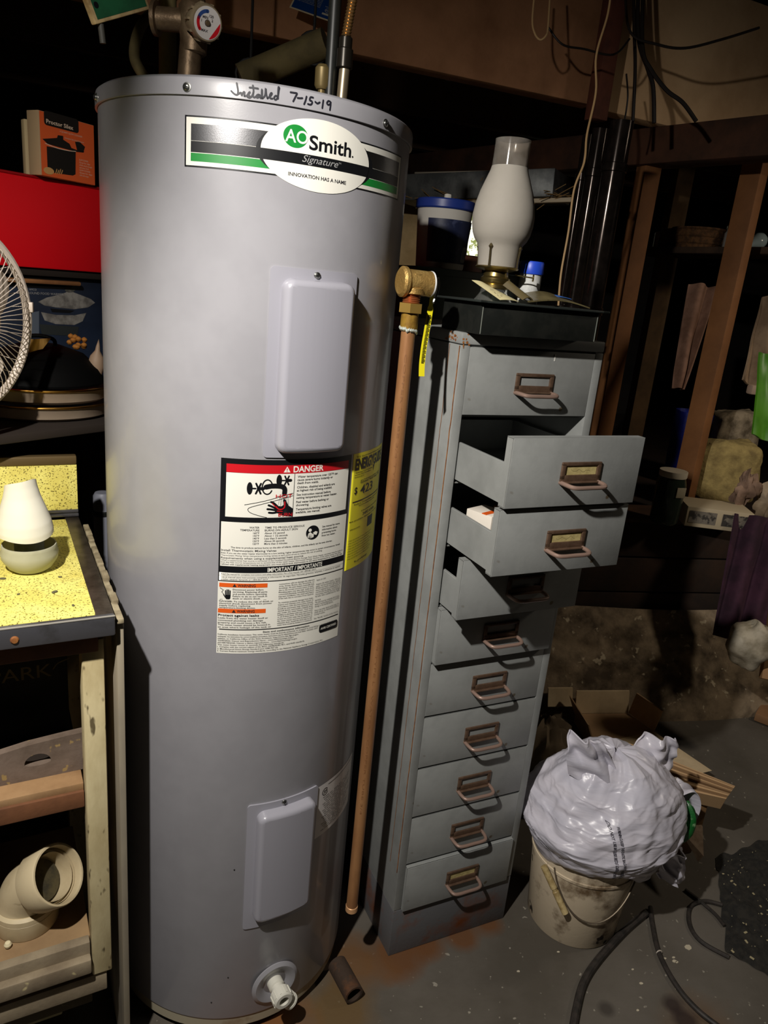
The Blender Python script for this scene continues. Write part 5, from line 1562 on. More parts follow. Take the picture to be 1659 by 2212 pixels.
# handle loop at the right side
lpth = smooth_path([(0.165, 0.01, 0.15), (0.205, 0.02, 0.155), (0.232, 0.02, 0.12), (0.236, 0.015, 0.075), (0.215, 0.0, 0.045), (0.175, -0.02, 0.045)], 8)
def loopfn(u, v):
    i = u * (len(lpth) - 1)
    k = min(int(i), len(lpth) - 2)
    p = lpth[k].lerp(lpth[k + 1], i - k)
    return p + Vector((0.010 * math.sin(9 * v + 6 * u), -0.006 + 0.05 * (v - 0.5), 0.004 * math.sin(14 * v)))
b = MB()
b.grid(loopfn, 40, 10, 0.002)
b.build('bag_handle', BAG, bag, smooth=80)
gq = bg0 + Vector((0.172, -0.030, 0.098))
b = MB()
b.grid(lambda u, v: Vector((0.036 * math.cos(6.283 * u) * math.sin(3.1416 * v), 0.04 * math.sin(6.283 * u) * math.sin(3.1416 * v), -0.055 * math.cos(3.1416 * v))) * (1 + 0.3 * noise.noise(Vector((math.cos(6.283 * u) * 2, math.sin(6.283 * u) * 2, 5 * v)))), 36, 22)
tag(b.build('green_wrapper', mat('wrapper_green', (26, 92, 40), 0.35, col2=(150, 190, 140), ns=26, det=4, ramp=(0.58, 0.66), bump=0.5, bs=50), loc=gq, smooth=50), 'shiny green wrapper poking out of the right side of carrier bag', 'wrapper')
# two columns of small print down the bag: projected onto the film
bvh = BVHTree.FromObject(bagfilm, bpy.context.evaluated_depsgraph_get())
def bagprint(u, v):
    # u runs down the bag, v across, both in mm
    x = -0.052 + v / 1000 + 0.00022 * u
    z = 0.178 - u / 1000
    hit = bvh.ray_cast(Vector((x, -0.6, z)), Vector((0, 1, 0)))
    if hit[0] is None:
        return Vector((x, -0.12, z))
    return hit[0] + Vector((0, -0.0012, 0))
bm = bmesh.new()
text2d(bm, 'WARNING: KEEP THIS PLASTIC BAG AWAY FROM BABIES AND CHILDREN', 8.5, 0, 6, width=150, bold=0.03)
text2d(bm, 'DO NOT USE IN CRIBS BEDS CARRIAGES OR PLAYPENS', 8.5, 0, -10, width=146, bold=0.03)
for v in bm.verts:
    v.co.y = -v.co.y
lay(bm, lambda u, v: bagprint(u, -v), 'bag_print', mat('bag_ink', (70, 68, 78), 0.5), bag, step=4)

# open carton with its flap
KRAFT = mat('kraft_board', (180, 148, 112), 0.85, col2=(162, 132, 98), ns=8, det=5)
KRAFT2 = mat('kraft_pale', (214, 192, 156), 0.85, col2=(194, 172, 138), ns=8, det=5)
oc = thing('open_carton', 'open low cardboard carton lying on the floor behind the carrier bag', 'carton')
bl_, br_, fr_, fl_ = P_((1.1477,0.7704,0.035)), P_((1.3454,0.768,0.035)), P_((1.3808,0.6563,0.035)), P_((1.1367,0.5958,0.035))
b = MB()
cen = (bl_ + br_ + fr_ + fl_) / 4
b.prism([(p.x, p.y) for p in (fl_, fr_, br_, bl_)], 0.032, Matrix.Translation((0, 0, 0.002)))
b.build('carton_floor', KRAFT, oc)
def wall_(p, q, h, lean, nm, m=KRAFT, th=0.005):
    p, q = Vector(p), Vector(q)
    dd = (q - p).normalized()
    nn = Vector((dd.y, -dd.x, 0))
    if (p - cen).dot(nn) < 0: nn = -nn
    b = MB()
    pts = [p, q, q + nn * lean + Vector((0, 0, h)), p + nn * lean + Vector((0, 0, h))]
    vs = [b.bm.verts.new(x) for x in pts] + [b.bm.verts.new(x + nn * th + Vector((0, 0, 0.001))) for x in pts]
    for f_ in ((0, 1, 2, 3), (7, 6, 5, 4), (0, 4, 5, 1), (1, 5, 6, 2), (2, 6, 7, 3), (3, 7, 4, 0)):
        b.bm.faces.new([vs[i] for i in f_])
    return b.build(nm, m, oc, smooth=0)
wall_(bl_, br_, 0.075, 0.02, 'carton_wall', KRAFT2)
wall_(br_, fr_, 0.075, 0.02, 'carton_wall')
wall_(fl_, bl_, 0.07, 0.03, 'carton_wall')
wall_(bl_ + Vector((-0.10, 0.012, 0.02)), bl_ + Vector((-0.01, 0.012, 0.02)), 0.06, 0.02, 'carton_flap', KRAFT2)
wall_(fl_, fr_, 0.02, 0.24, 'carton_flap', KRAFT2)
# flattened ribbed cardboard pile
rc = [P_((1.0256,0.2768,0.2736)), P_((1.2741,0.1293,0.2331)), P_((1.2243,0.0928,0.2217)), P_((1.0661,0.1659,0.2185))]
rb = thing('cardboard_pile', 'pile of flattened corrugated cardboard edges leaning behind the carrier bag', 'cardboard')
NL = 11
for k in range(NL):
    t0, t1 = k / NL, (k + 0.8) / NL
    a = rc[0].lerp(rc[3], t0); c = rc[1].lerp(rc[2], t0)
    a2 = rc[0].lerp(rc[3], t1); c2 = rc[1].lerp(rc[2], t1)
    up_ = ((a2 - a) + (c2 - c)) / 2
    nb = (c - a).cross(up_).normalized()
    if nb.y < 0: nb = -nb
    jit = (k % 3) * 0.004
    b = MB()
    pts = [a, c, c2, a2]
    vs = [b.bm.verts.new(x - nb * jit) for x in pts] + [b.bm.verts.new(x + nb * 0.05) for x in pts]
    for f_ in ((0, 1, 2, 3), (7, 6, 5, 4), (0, 4, 5, 1), (1, 5, 6, 2), (2, 6, 7, 3), (3, 7, 4, 0)):
        b.bm.faces.new([vs[i] for i in f_])
    b.build('cardboard_sheet', mat('corrugated_%s' % 'ab'[k % 2], ((186, 152, 112), (140, 110, 78))[k % 2], 0.85), rb, smooth=0)
kq = P_((1.1489,0.1308,0.1596))
kb = thing('kraft_carton', 'small brown kraft carton under the cardboard pile right of bag', 'carton', (kq.x, kq.y + 0.06, 0), 0.12)
hk = kq.z + 0.012
MB().box((0, 0, hk - 0.03), (0.135, 0.11, 0.09), 0.002).build('carton_lid', mat('kraft_brown', (166, 126, 82), 0.8, col2=(146, 110, 72), ns=9), kb)
MB().box((0.004, 0.004, (hk - 0.074) / 2), (0.120, 0.10, hk - 0.076), 0.002).build('carton_body', mat('kraft_dark', (104, 74, 44), 0.85), kb)
tp = [P_((1.1125,0.0897,0.1417)), P_((1.1701,0.0814,0.1515)), P_((1.1372,0.0146,0.1224)), P_((1.1243,0.0127,0.1082))]
b = MB()
vs = [b.bm.verts.new(p) for p in tp] + [b.bm.verts.new(p + Vector((0, 0.006, 0.001))) for p in tp]
for f_ in ((0, 1, 2, 3), (7, 6, 5, 4), (0, 4, 5, 1), (1, 5, 6, 2), (2, 6, 7, 3), (3, 7, 4, 0)):
    b.bm.faces.new([vs[i] for i in f_])
o = b.build('torn_flap', mat('torn_paper', (186, 164, 142), 0.85, col2=(150, 128, 106), ns=24), smooth=0)
o.parent = kb
o.matrix_parent_inverse = (Matrix.Translation(kb.location) @ Matrix.Rotation(0.12, 4, 'Z')).inverted()
# kraft paper sack behind the cabinet
sq = P_((0.8272,0.3519,0.1505))
b = MB()
b.grid(lambda u, v: Vector((0.10 * math.cos(6.283 * u) * math.sin(0.1 + 2.9 * v), 0.07 * math.sin(6.283 * u) * math.sin(0.1 + 2.9 * v), -0.14 * math.cos(0.1 + 2.9 * v))) * (1 + 0.3 * noise.fractal(Vector((math.cos(6.283 * u) * 1.6, math.sin(6.283 * u) * 1.6, 3 * v)), 0.8, 2, 3)), 40, 26)
tag(b.build('paper_sack', mat('sack_kraft', (122, 106, 84), 0.9, col2=(98, 84, 66), ns=6, bump=0.4, bs=14), loc=(sq.x, sq.y, 0.145), smooth=40), 'crumpled brown paper sack between the cabinet and the open carton', 'sack')

# ---------------------------------------------------------------- floor cords, debris
HOSE = mat('cord_rubber', (38, 35, 32), 0.6, col2=(54, 48, 44), ns=60)
tag(MB().tube(smooth_path([(0.9799,-0.0332,0.009), (0.903,-0.0769,0.009), (0.8079,-0.1421,0.009), (0.7483,-0.1933,0.009), (0.7042,-0.252,0.009), (0.6597,-0.3243,0.009)], 8), 0.0085, 10).build('power_cord', HOSE), 'thick black power cord crossing the floor in front of the bucket', 'cord')
tag(MB().tube(smooth_path([(1.0025,-0.0157,0.006), (0.982,-0.0612,0.006), (0.955,-0.1405,0.006), (0.9513,-0.2203,0.006), (0.967,-0.2798,0.006), (0.9994,-0.3277,0.006)], 8), 0.0058, 10).build('power_cord', HOSE), 'thinner black cord curving toward the lower right corner', 'cord')
tag(MB().tube(smooth_path([(1.193,-0.0227,0.005), (1.1575,-0.0086,0.005), (1.1144,-0.0165,0.005), (1.0847,-0.0486,0.005), (1.0706,-0.0872,0.005), (1.0779,-0.1234,0.005), (1.1166,-0.1634,0.005)], 8), 0.0052, 10).build('power_cord', HOSE), 'looped black cord lying beside the dark floor mat', 'cord')
tag(MB().tube(smooth_path([(1.1241,0.0302,0.005), (1.141,-0.0044,0.005), (1.1575,-0.0477,0.005), (1.1599,-0.0815,0.005)], 6), 0.0042, 8).build('power_cord', HOSE), 'short black cord crossing the looped cord near the mat', 'cord')
b = MB()
q = P_((0.9563,-0.1382,0.006))
b.tube([q + Vector((0.006 * math.cos(t), 0, 0.006 * math.sin(t))) for t in [0.2 * i for i in range(17)]], 0.0015, 6)
tag(b.build('cord_clip', mat('clip_white', (196, 184, 172), 0.6)), 'tiny white clip on the thinner black cord', 'clip')
mt = [P_((1.275,0.1293,0.0)), P_((1.5976,0.2228,0.0)), P_((1.2491,-0.2757,0.0)), P_((1.1213,-0.1497,0.0))]
def matfn(u, v):
    p = mt[0].lerp(mt[1], u).lerp(mt[3].lerp(mt[2], u), v)
    e = min(u, v, 1 - u, 1 - v)
    wob = 0.02 * noise.noise(Vector((u * 7, v * 7, 0)))
    h = min(e / 0.12, 1) * (0.012 + 0.012 * noise.fractal(p * 22, 0.8, 2, 4))
    return p + Vector((wob, wob, max(0.002, h)))
b = MB()
b.grid(matfn, 60, 60)
fm = tag(b.build('floor_mat', mat('mat_black', (32, 31, 29), 0.95, col2=(46, 43, 38), ns=60, det=6, bump=0.8, bs=160), smooth=60), 'black ragged mat strewn with pale chips at the right edge', 'mat')
random.seed(11)
b = MB()
for k in range(90):
    p = matfn(random.uniform(0.05, 0.95), random.uniform(0.05, 0.95))
    s = 0.0010 + 0.0038 * random.random() ** 4
    b.box(p + Vector((0, 0, 0.001)), (s * random.uniform(0.8, 2.2), s, 0.0015), rot=random.uniform(0, 3))
tag(b.build('wood_chips', mat('chip_pale', (170, 158, 124), 0.8), fm, smooth=0), kind='stuff')
FL = mat('flake_white', (190, 180, 158), 0.8)
b0 = None
for k, q in enumerate(([(1.0378,-0.1264,0.0012),(0.9649,-0.1491,0.0012),(0.9839,-0.1579,0.0012),(0.8777,-0.203,0.0012),(0.8759,-0.1692,0.0012),(0.6162,-0.1504,0.0012),(0.8391,-0.2608,0.0012),(0.988,-0.1606,0.0012),(0.7243,-0.1114,0.0012),(0.987,-0.1487,0.0012)])):
    s = (0.010, 0.004, 0.005, 0.0045, 0.003, 0.0035, 0.0035, 0.004, 0.003, 0.004)[k]
    poly = [(s * (0.7 + 0.5 * random.random()) * math.cos(6.283 * i / 7), 0.7 * s * (0.7 + 0.5 * random.random()) * math.sin(6.283 * i / 7)) for i in range(7)]
    tag(MB().prism(poly, 0.0012, Matrix.Translation((0, 0, -0.001))).build('paint_flake', FL, loc=q, smooth=0), ('largest pale paint flake between the thin cord and the looped cord', 'pale paint flake nearest the white clip on the cord', 'second pale flake right of the white clip on the cord', 'pale paint flake between the two long cords', 'tiny pale flake left of the middle of thin cord', 'pale flake on the floor below the bucket front', 'pale flake low on the floor near the bottom right', 'pale flake just above the flakes by the clip', 'small pale flake close to the bucket foot', 'round pale flake beside the thin cord below the largest flake')[k], 'flake', 'paint flakes on the floor')
# rusty pipe stub under the heater
r0, r1 = P_((0.2228,-0.1154,0.022)), P_((0.2497,-0.1893,0.022))
b = MB()
dd = r1 - r0
b.lathe([(0.020, 0), (0.020, dd.length), (0.0155, dd.length), (0.0155, dd.length * 0.4), (0.0, dd.length * 0.4)], r0, 28, dd)
tag(b.build('pipe_stub', mat('rusty_iron', (58, 44, 34), 0.85, col2=(92, 58, 34), ns=30, det=6, ramp=(0.5, 0.7), bump=0.6, bs=80)), 'short rusty iron pipe stub on the floor at the heater foot', 'pipe')

# ================================================================ WORKBENCH AT THE LEFT
OX, OY = (-0.1755,-0.2951)
WB_ROT = R(18)
wb = thing('workbench', 'old workbench with a yellow speckled top and metal edging left of the heater', 'workbench', (OX, OY, 0), WB_ROT)
SPECK = mat('yellow_laminate', (238, 228, 128), 0.5, col2=(222, 208, 106), ns=18, det=5, col3=(112, 100, 42), ns3=330, ramp3=(0.585, 0.615), bump=0.04, bs=100)
TRIM = mat('dark_metal_trim', (104, 94, 82), 0.38, 0.75, col2=(76, 68, 58), ns=30, det=5, bump=0.1, bs=90)
CHROME = mat('chrome_edge', (120, 120, 126), 0.3, 0.75, col2=(92, 90, 88), ns=14, det=6, ramp=(0.5, 0.7))
WHITEW = mat('white_paint_wood', (206, 192, 150), 0.7, col2=(180, 164, 122), ns=12, det=7, bump=0.25, bs=40, stretch=(1, 1, 0.35), col3=(96, 84, 58), ns3=75, ramp3=(0.62, 0.70))
GREYW = mat('grey_paint_wood', (150, 136, 112), 0.75, col2=(118, 104, 84), ns=7, det=7, bump=0.25, bs=40, col3=(200, 186, 140), ns3=26, ramp3=(0.70, 0.73))
TANW = mat('tan_wood', (164, 130, 92), 0.7, col2=(138, 106, 72), ns=6, det=7, bump=0.2, bs=50)
BRNW = mat('brown_wood', (118, 76, 48), 0.75, col2=(92, 58, 36), ns=7, det=7, bump=0.2, bs=50)
WL = 0.95   # bench length to the left
DP = 0.46
b = MB()
b.box((-WL / 2 - 0.008, 0.232, 0.897), (WL - 0.016, DP - 0.03, 0.0255), 0.003)
b.build('tabletop', SPECK, wb)
b = MB()
b.box((-0.0125, DP / 2, 0.8955), (0.025, DP, 0.0305), 0.002)
b.build('side_trim', TRIM, wb)
MB().box((-WL / 2, 0.005, 0.8955), (WL, 0.012, 0.0315), 0.003).build('front_trim', CHROME, wb)
MB().box((-WL / 2, 0.0005, 0.9105), (WL, 0.004, 0.0022), 0.001).build('edge_highlight', mat('highlight_pale', (190, 186, 176), 0.3, 0.5), wb)  # bevel highlight put into a thin pale strip along the front edge
b = MB()
b.lathe([(0.0, 0.0035), (0.004, 0.003), (0.0055, 0.001), (0.0055, 0.0)], (-0.128, -0.001, 0.8935), 18, (0, -1, 0))
b.build('trim_screw', RUST, wb)
MB().box((-WL / 2, DP + 0.004, 0.965), (WL, 0.014, 0.098), 0.002).build('backsplash', SPECK, wb)
MB().box((-WL / 2, DP + 0.003, 1.022), (WL, 0.018, 0.017), 0.003).build('splash_cap', mat('cap_brown', (104, 86, 56), 0.5, 0.4), wb)
b = MB()
b.box((-WL / 2, DP - 0.006, 0.915), (WL, 0.009, 0.006), 0.0015)
b.box((-WL / 2, DP - 0.003, 0.922), (WL, 0.007, 0.006), 0.0015)
b.build('cove_strip', CHROME, wb)
MB().box((-WL / 2 - 0.01, 0.036, 0.862), (WL - 0.02, 0.018, 0.038), 0.002).build('front_apron', BRNW, wb)
for x in (-0.0275, -WL + 0.05):
    MB().box((x, 0.052, 0.545), (0.031, 0.040, 0.632), 0.0025).build('leg', WHITEW, wb)
    MB().box((x, DP - 0.03, 0.44), (0.031, 0.04, 0.88), 0.0025).build('leg', WHITEW, wb)
MB().box((0.0085, 0.225, 0.448), (0.010, 0.42, 0.896), 0.0015).build('side_board', mat('side_board_wood', (150, 140, 120), 0.7, col2=(118, 110, 98), ns=8, det=6, stretch=(1, 1, 0.2)), wb)
b = MB()
random.seed(4)
for k in range(14):
    y = 0.022 + 0.03 * k
    b.box((0.0085 + 0.001 * random.uniform(-1, 1), y, 0.899 + 0.002 * random.uniform(-1, 1)), (0.009 + 0.002 * random.random(), 0.031, 0.008), 0.0015)
b.build('side_edge_strip', mat('edge_strip_paint', (160, 148, 120), 0.75, col2=(120, 108, 84), ns=30, det=6), wb)
MB().box((-WL / 2 - 0.0, 0.082, 0.593), (WL - 0.088, 0.05, 0.016), 0.002).build('middle_rail', TANW, wb)
MB().box((-WL / 2 - 0.0, 0.060, 0.574), (WL - 0.088, 0.016, 0.030), 0.002).build('middle_rail_face', BRNW, wb)
MB().box((-WL / 2, 0.19, 0.292), (WL - 0.086, 0.28, 0.016), 0.002).build('lower_shelf', mat('shelf_tan', (150, 122, 86), 0.75, col2=(124, 98, 68), ns=5, det=7), wb)
MB().box((-WL / 2 - 0.001, 0.045, 0.268), (WL - 0.088, 0.018, 0.064), 0.002).build('lower_rail', GREYW, wb)
MB().box((-WL / 2 - 0.001, 0.029, 0.262), (WL - 0.088, 0.016, 0.030), 0.003).build('rail_bead', GREYW, wb)
MB().box((-WL / 2 - 0.01, 0.045, 0.205), (WL - 0.02, 0.018, 0.040), 0.002).build('lower_rail', GREYW, wb)
MB().box((-WL / 2 - 0.02, 0.09, 0.140), (WL - 0.04, 0.016, 0.055), 0.002).build('bottom_rail', mat('bottom_wood', (74, 64, 44), 0.85, col2=(110, 98, 66), ns=20, det=6, ramp=(0.6, 0.66)), wb)
MB().box((-WL / 2 - 0.06, 0.28, 0.105), (WL - 0.06, 0.38, 0.014), 0.002).build('bottom_shelf', mat('shelf_chipped', (150, 142, 104), 0.8, col2=(96, 86, 60), ns=9, det=8, ramp=(0.45, 0.6)), wb)
def wbp(x, y, z):
    c, s = math.cos(WB_ROT), math.sin(WB_ROT)
    return Vector((OX + c * x - s * y, OY + s * x + c * y, z))
# curved board with a hand hole resting on the rail
cb = thing('hand_hole_board', 'weathered curved board with an oval hand hole standing on the bench rail', 'board', wbp(-0.10, 0.092, 0.602), WB_ROT)
outer = [(-0.30, -0.006), (0.062, -0.0005), (0.0625, 0.068), (0.03, 0.066), (-0.02, 0.062), (-0.06, 0.055), (-0.30, 0.035)]
b = MB()
hole = [(-0.006 + 0.019 * math.cos(R(t)), 0.028 + (0.016 if t < 180 else 0.005) * math.sin(R(t))) for t in range(0, 360, 15)]
bmx = b.bm
vo = [bmx.verts.new((x, 0, z)) for x, z in outer]
vh = [bmx.verts.new((x, 0, z)) for x, z in hole]
eo = [bmx.edges.new((vo[i], vo[(i + 1) % len(vo)])) for i in range(len(vo))]
eh = [bmx.edges.new((vh[i], vh[(i + 1) % len(vh)])) for i in range(len(vh))]
bmesh.ops.triangle_fill(bmx, use_beauty=True, edges=eo + eh)
ext = bmesh.ops.extrude_face_region(bmx, geom=bmx.faces[:])
for v in ext['geom']:
    if isinstance(v, bmesh.types.BMVert):
        v.co.y += 0.014
b.build('board_panel', mat('weathered_grey', (116, 100, 88), 0.85, col2=(86, 72, 60), ns=9, det=7, bump=0.4, bs=30, col3=(150, 126, 80), ns3=50, ramp3=(0.63, 0.68)), cb, smooth=30)
# black carton under the bench with faint lettering
pk_ = thing('black_carton', 'black carton with faint gold lettering on the shelf under the bench top', 'carton', wbp(-0.13, 0.27, 0.602), WB_ROT)
MB().box((-0.05, 0, 0.075), (0.26, 0.14, 0.15), 0.002).build('carton_body', mat('carton_black', (20, 18, 16), 0.5), pk_)
bm = bmesh.new()
text2d(bm, 'PARK', 34, -36, 116, width=92)
stroke2d(bm, [(58, 128), (66, 138), (84, 144)], 2.2, 3)
lay(bm, plane_map(Matrix(((1, 0, 0, 0), (0, 0, -1, -0.0706), (0, 1, 0, 0), (0, 0, 0, 1)))), 'gold_lettering', mat('gold_print', (120, 104, 60), 0.5), pk_)
MB().box((-WL / 2 - 0.0, 0.28, 0.593), (WL - 0.088, 0.33, 0.012), 0.002).build('middle_shelf', mat('shelf_dark', (34, 25, 18), 0.9), wb)
# PVC elbow on the lower shelf
PVC = mat('pvc_dirty', (196, 180, 146), 0.5, col2=(164, 146, 112), ns=7, det=8, ramp=(0.45, 0.7), col3=(112, 94, 64), ns3=24, ramp3=(0.68, 0.74))
ez = 0.3005
el = thing('pipe_elbow', 'large dirty white plastic pipe elbow on the lower bench shelf', 'pipe fitting', wbp(-0.126, 0.125, ez), WB_ROT)
b = MB()
cpath = [Vector((-0.008, 0.0, 0.0)), Vector((-0.010, 0.0, 0.035))]
for k in range(1, 11):
    t = k / 10
    a = R(52) * t
    cpath.append(Vector((-0.010 + 0.07 * (1 - math.cos(a)) * 0.9, -0.055 * (1 - math.cos(a)), 0.035 + 0.07 * math.sin(a))))
dl = (cpath[-1] - cpath[-2]).normalized()
cpath += [cpath[-1] + dl * 0.030]
rr = [0.046, 0.046] + [0.043] * 10 + [0.043]
rr[2] = 0.0445
b.tube(cpath, rr, 40, cap=False)
b.tube([p for p in cpath], [r - 0.005 for r in rr], 40, cap=False)
b.build('elbow_wall', PVC, el)
mouth = cpath[-1]
b = MB()
b.lathe([(0.0435, -0.030), (0.049, -0.028), (0.050, -0.026), (0.050, 0.012), (0.0485, 0.0145), (0.0455, 0.0145), (0.0445, 0.010), (0.0445, -0.028)], mouth, 48, dl, cap=False)
b.build('socket_rim', PVC, el)
b = MB()
b.lathe([(0.047, 0.030), (0.050, 0.031), (0.050, 0.040), (0.0455, 0.044)], (-0.009, 0, 0), 48)
b.lathe([(0.049, 0.0), (0.050, 0.002), (0.050, 0.030), (0.047, 0.032), (0.043, 0.032), (0.043, 0.0)], (-0.009, 0, 0), 48, cap=False)
b.build('lower_socket', PVC, el)
MB().lathe([(0.040, -0.028), (0.044, -0.028), (0.044, -0.010), (0.040, -0.010), (0.040, -0.028)], mouth, 40, dl, cap=False).build('inner_stop', mat('stop_pale', (214, 204, 178), 0.5), el)
b = MB()
b.lathe([(0.0, -0.026), (0.034, -0.026)], mouth, 30, dl, cap=False)
b.build('bore_dirt', mat('bore_moss', (70, 62, 38), 0.95, col2=(44, 40, 26), ns=40, det=6), el)
tag(MB().lathe([(0.0, -0.006), (0.005, -0.003), (0.006, 0.001), (0.004, 0.005), (0.0, 0.006)], (0, 0, 0), 14).build('putty_lump', mat('putty', (214, 202, 166), 0.7), loc=wbp(-0.166, 0.075, ez + 0.006)), 'small pale putty lump beside the plastic pipe elbow', 'putty')

# oil diffuser on the bench top
df = thing('oil_diffuser', 'white plastic diffuser with its tapered cover tilted above a frosted bowl', 'diffuser', wbp(-0.097, 0.206, 0.9105), WB_ROT)
BOWL = mat('bowl_frost', (206, 204, 180), 0.4, trans=0.35, ior=1.2, col2=(196, 194, 168), ns=10)
MB().lathe([(0.0, 0.0), (0.024, 0.0), (0.032, 0.006), (0.0405, 0.020), (0.0420, 0.030), (0.0400, 0.036), (0.0405, 0.038), (0.0392, 0.043), (0.0376, 0.043), (0.0376, 0.036), (0.038, 0.030), (0.036, 0.016), (0.022, 0.004), (0.0, 0.003)], (0, 0, 0), 56, cap=False).build('bowl', BOWL, df, smooth=60)
MB().lathe([(0.0, 0.020), (0.0215, 0.020), (0.0215, 0.070), (0.017, 0.074), (0.0, 0.074)], (0, 0, 0), 32).build('mist_core', mat('core_grey', (128, 130, 118), 0.5, col2=(106, 108, 98), ns=40), df)
b = MB()
def covfn(u, v):
    a = 2 * math.pi * u
    pr = [(0.0, 0.0405, 0.066), (0.10, 0.0405, 0.076), (0.28, 0.0385, 0.094), (0.50, 0.0325, 0.122), (0.72, 0.0262, 0.148), (0.88, 0.0232, 0.165), (1.0, 0.0222, 0.174)]
    for (v0, r0, z0), (v1, r1, z1) in zip(pr, pr[1:]):
        if v <= v1 + 1e-9:
            t = (v - v0) / (v1 - v0)
            r, z = r0 + (r1 - r0) * t, z0 + (z1 - z0) * t
            break
    z = 0.062 + (z - 0.066) * 0.74 + (0.012 * math.cos(a + 1.5) + 0.003 * math.cos(a) - 0.0025 * math.cos(2 * a + 3.0)) * (v ** 5) - 0.003 * math.cos(2 * a + 2.4) * (1 - v) ** 5
    return Vector((r * math.cos(a) - 0.002, r * math.sin(a), z))
b.grid(covfn, 64, 40)
b.grid(lambda u, v: covfn(u, v) * 1.0 - Vector((math.cos(6.28318 * u), math.sin(6.28318 * u), 0)) * 0.0022, 64, 40)
b.lathe([(0.0, 0.112), (0.0265, 0.112)], (-0.002, 0, 0), 40, cap=False)
b.build('cover', mat('cover_white', (226, 222, 206), 0.4, sss=0.1), df, smooth=60)
for o_ in df.children:
    if o_.name.startswith('cover'):
        o_.rotation_euler = (0.05, -0.04, 0)
random.seed(9)
for k, (x, y, s) in enumerate(((-0.137, 0.175, 0.005), (-0.070, 0.105, 0.005), (-0.05, 0.05, 0.003), (-0.058, 0.16, 0.003), (-0.118, 0.11, 0.0025))):
    tag(MB().prism([(s * math.cos(6.283 * i / 8), 0.6 * s * math.sin(6.283 * i / 8)) for i in range(8)], 0.0012).build('debris_chip', mat('chip_dark', (96, 92, 66), 0.8), loc=wbp(x, y, 0.9103), rot=k, smooth=0), ('dark chip left of the diffuser bowl on the bench top', 'dark chip right of the bowl toward the bench front', 'dark chip nearest the bench front corner', 'small dark chip just right of the diffuser bowl', 'tiny dark chip in front of the diffuser bowl')[k], 'chip', 'chips on the bench top')

# ---------------------------------------------------------------- behind the bench: fan, shelves, boxes
FANW = mat('fan_white', (206, 192, 178), 0.45)
FC = P_((-0.4469,-0.053,1.2769))
fan = thing('desk_fan', 'white oscillating desk fan with a wire grille at the left edge', 'fan', (FC.x, FC.y, 0.9107))
fax = Vector((0.87, -0.49, -0.05)).normalized()
Mq = fax.to_track_quat('Z', 'Y').to_matrix()
fan.scale = (0.917, 0.917, 0.917)
fz = Vector((0, 0, (FC.z - 0.9107) / 0.917))
FR_ = 0.163
def fpt(r, a, h): return fz + Mq @ Vector((r * math.cos(a), r * math.sin(a), h))
MB().tube([fpt(FR_, 2 * math.pi * k / 72, 0.0) for k in range(72)], 0.0078, 10, closed=True).build('rim_ring', FANW, fan)
b = MB()
for k in range(80):
    a = 2 * math.pi * k / 80
    b.tube([fpt(r, a + 0.18 * (1 - r / FR_), h) for r, h in ((FR_ - 0.003, 0.0), (0.152, 0.013), (0.125, 0.026), (0.08, 0.036), (0.042, 0.040))], 0.0008, 5)
    if k % 2 == 0:
        b.tube([fpt(r, a - 0.10 * (1 - r / FR_), h) for r, h in ((FR_ - 0.003, 0.0), (0.152, -0.016), (0.115, -0.036), (0.045, -0.044))], 0.0006, 5)
for r, h in ((0.042, 0.0405), (0.03, 0.0408), (0.130, -0.030)):
    b.tube([fpt(r, 2 * math.pi * k / 64, h) for k in range(64)], 0.0012, 6, closed=True)
tag(b.build('grille_wires', FANW, fan), kind='stuff')
MB().lathe([(0.0, 0.003), (0.024, 0.002), (0.027, -0.003), (0.0, -0.003)], fpt(0, 0, 0.041), 40, fax).build('grille_badge', FANW, fan)
for k in range(4):
    b = MB()
    def blade(u, v, k=k):
        a = 2 * math.pi * k / 4 + 0.5 + (u - 0.5) * (0.75 + 0.35 * math.sin(math.pi * v))
        r = 0.028 + 0.108 * v * (0.86 + 0.14 * math.sin(math.pi * u))
        return fpt(r, a, 0.014 * (u - 0.5) * (1 + v))
    b.grid(blade, 12, 12, 0.0016)
    b.build('blade', mat('blade_white', (196, 184, 172), 0.4), fan, smooth=60)
MB().lathe([(0.0, -0.13), (0.03, -0.125), (0.036, -0.09), (0.038, -0.055), (0.028, 0.0), (0.026, 0.02), (0.0, 0.024)], fpt(0, 0, 0), 32, fax).build('motor', FANW, fan)
b = MB()
b.cyl(fpt(0, 0, -0.09), Vector((fpt(0, 0, -0.09).x, fpt(0, 0, -0.09).y, 0.03)), 0.016, seg=20)
b.lathe([(0.0, 0.0), (0.078, 0.0), (0.080, 0.006), (0.070, 0.02), (0.03, 0.036), (0.0, 0.036)], (fpt(0, 0, -0.09).x, fpt(0, 0, -0.09).y, 0.0), 40)
b.build('stand', FANW, fan)
MB().box(fpt(FR_ + 0.001, 0.15, 0.004), (0.016, 0.010, 0.018), 0.002).build('grille_clip', FANW, fan)

# red case on the top shelf
ra, rbq = P_((-0.52,0.4724,1.5418)), P_((-0.3585,0.6433,1.5423))
rdir = (rbq - ra); rdir.z = 0
rl = rdir.length
rdir.normalize()
ryaw = math.atan2(rdir.y, rdir.x)
rn = Vector((-rdir.y, rdir.x, 0))
rkc = ra + rdir * 0.10 + rn * 0.09
RKX, RKY = rkc.x, rkc.y
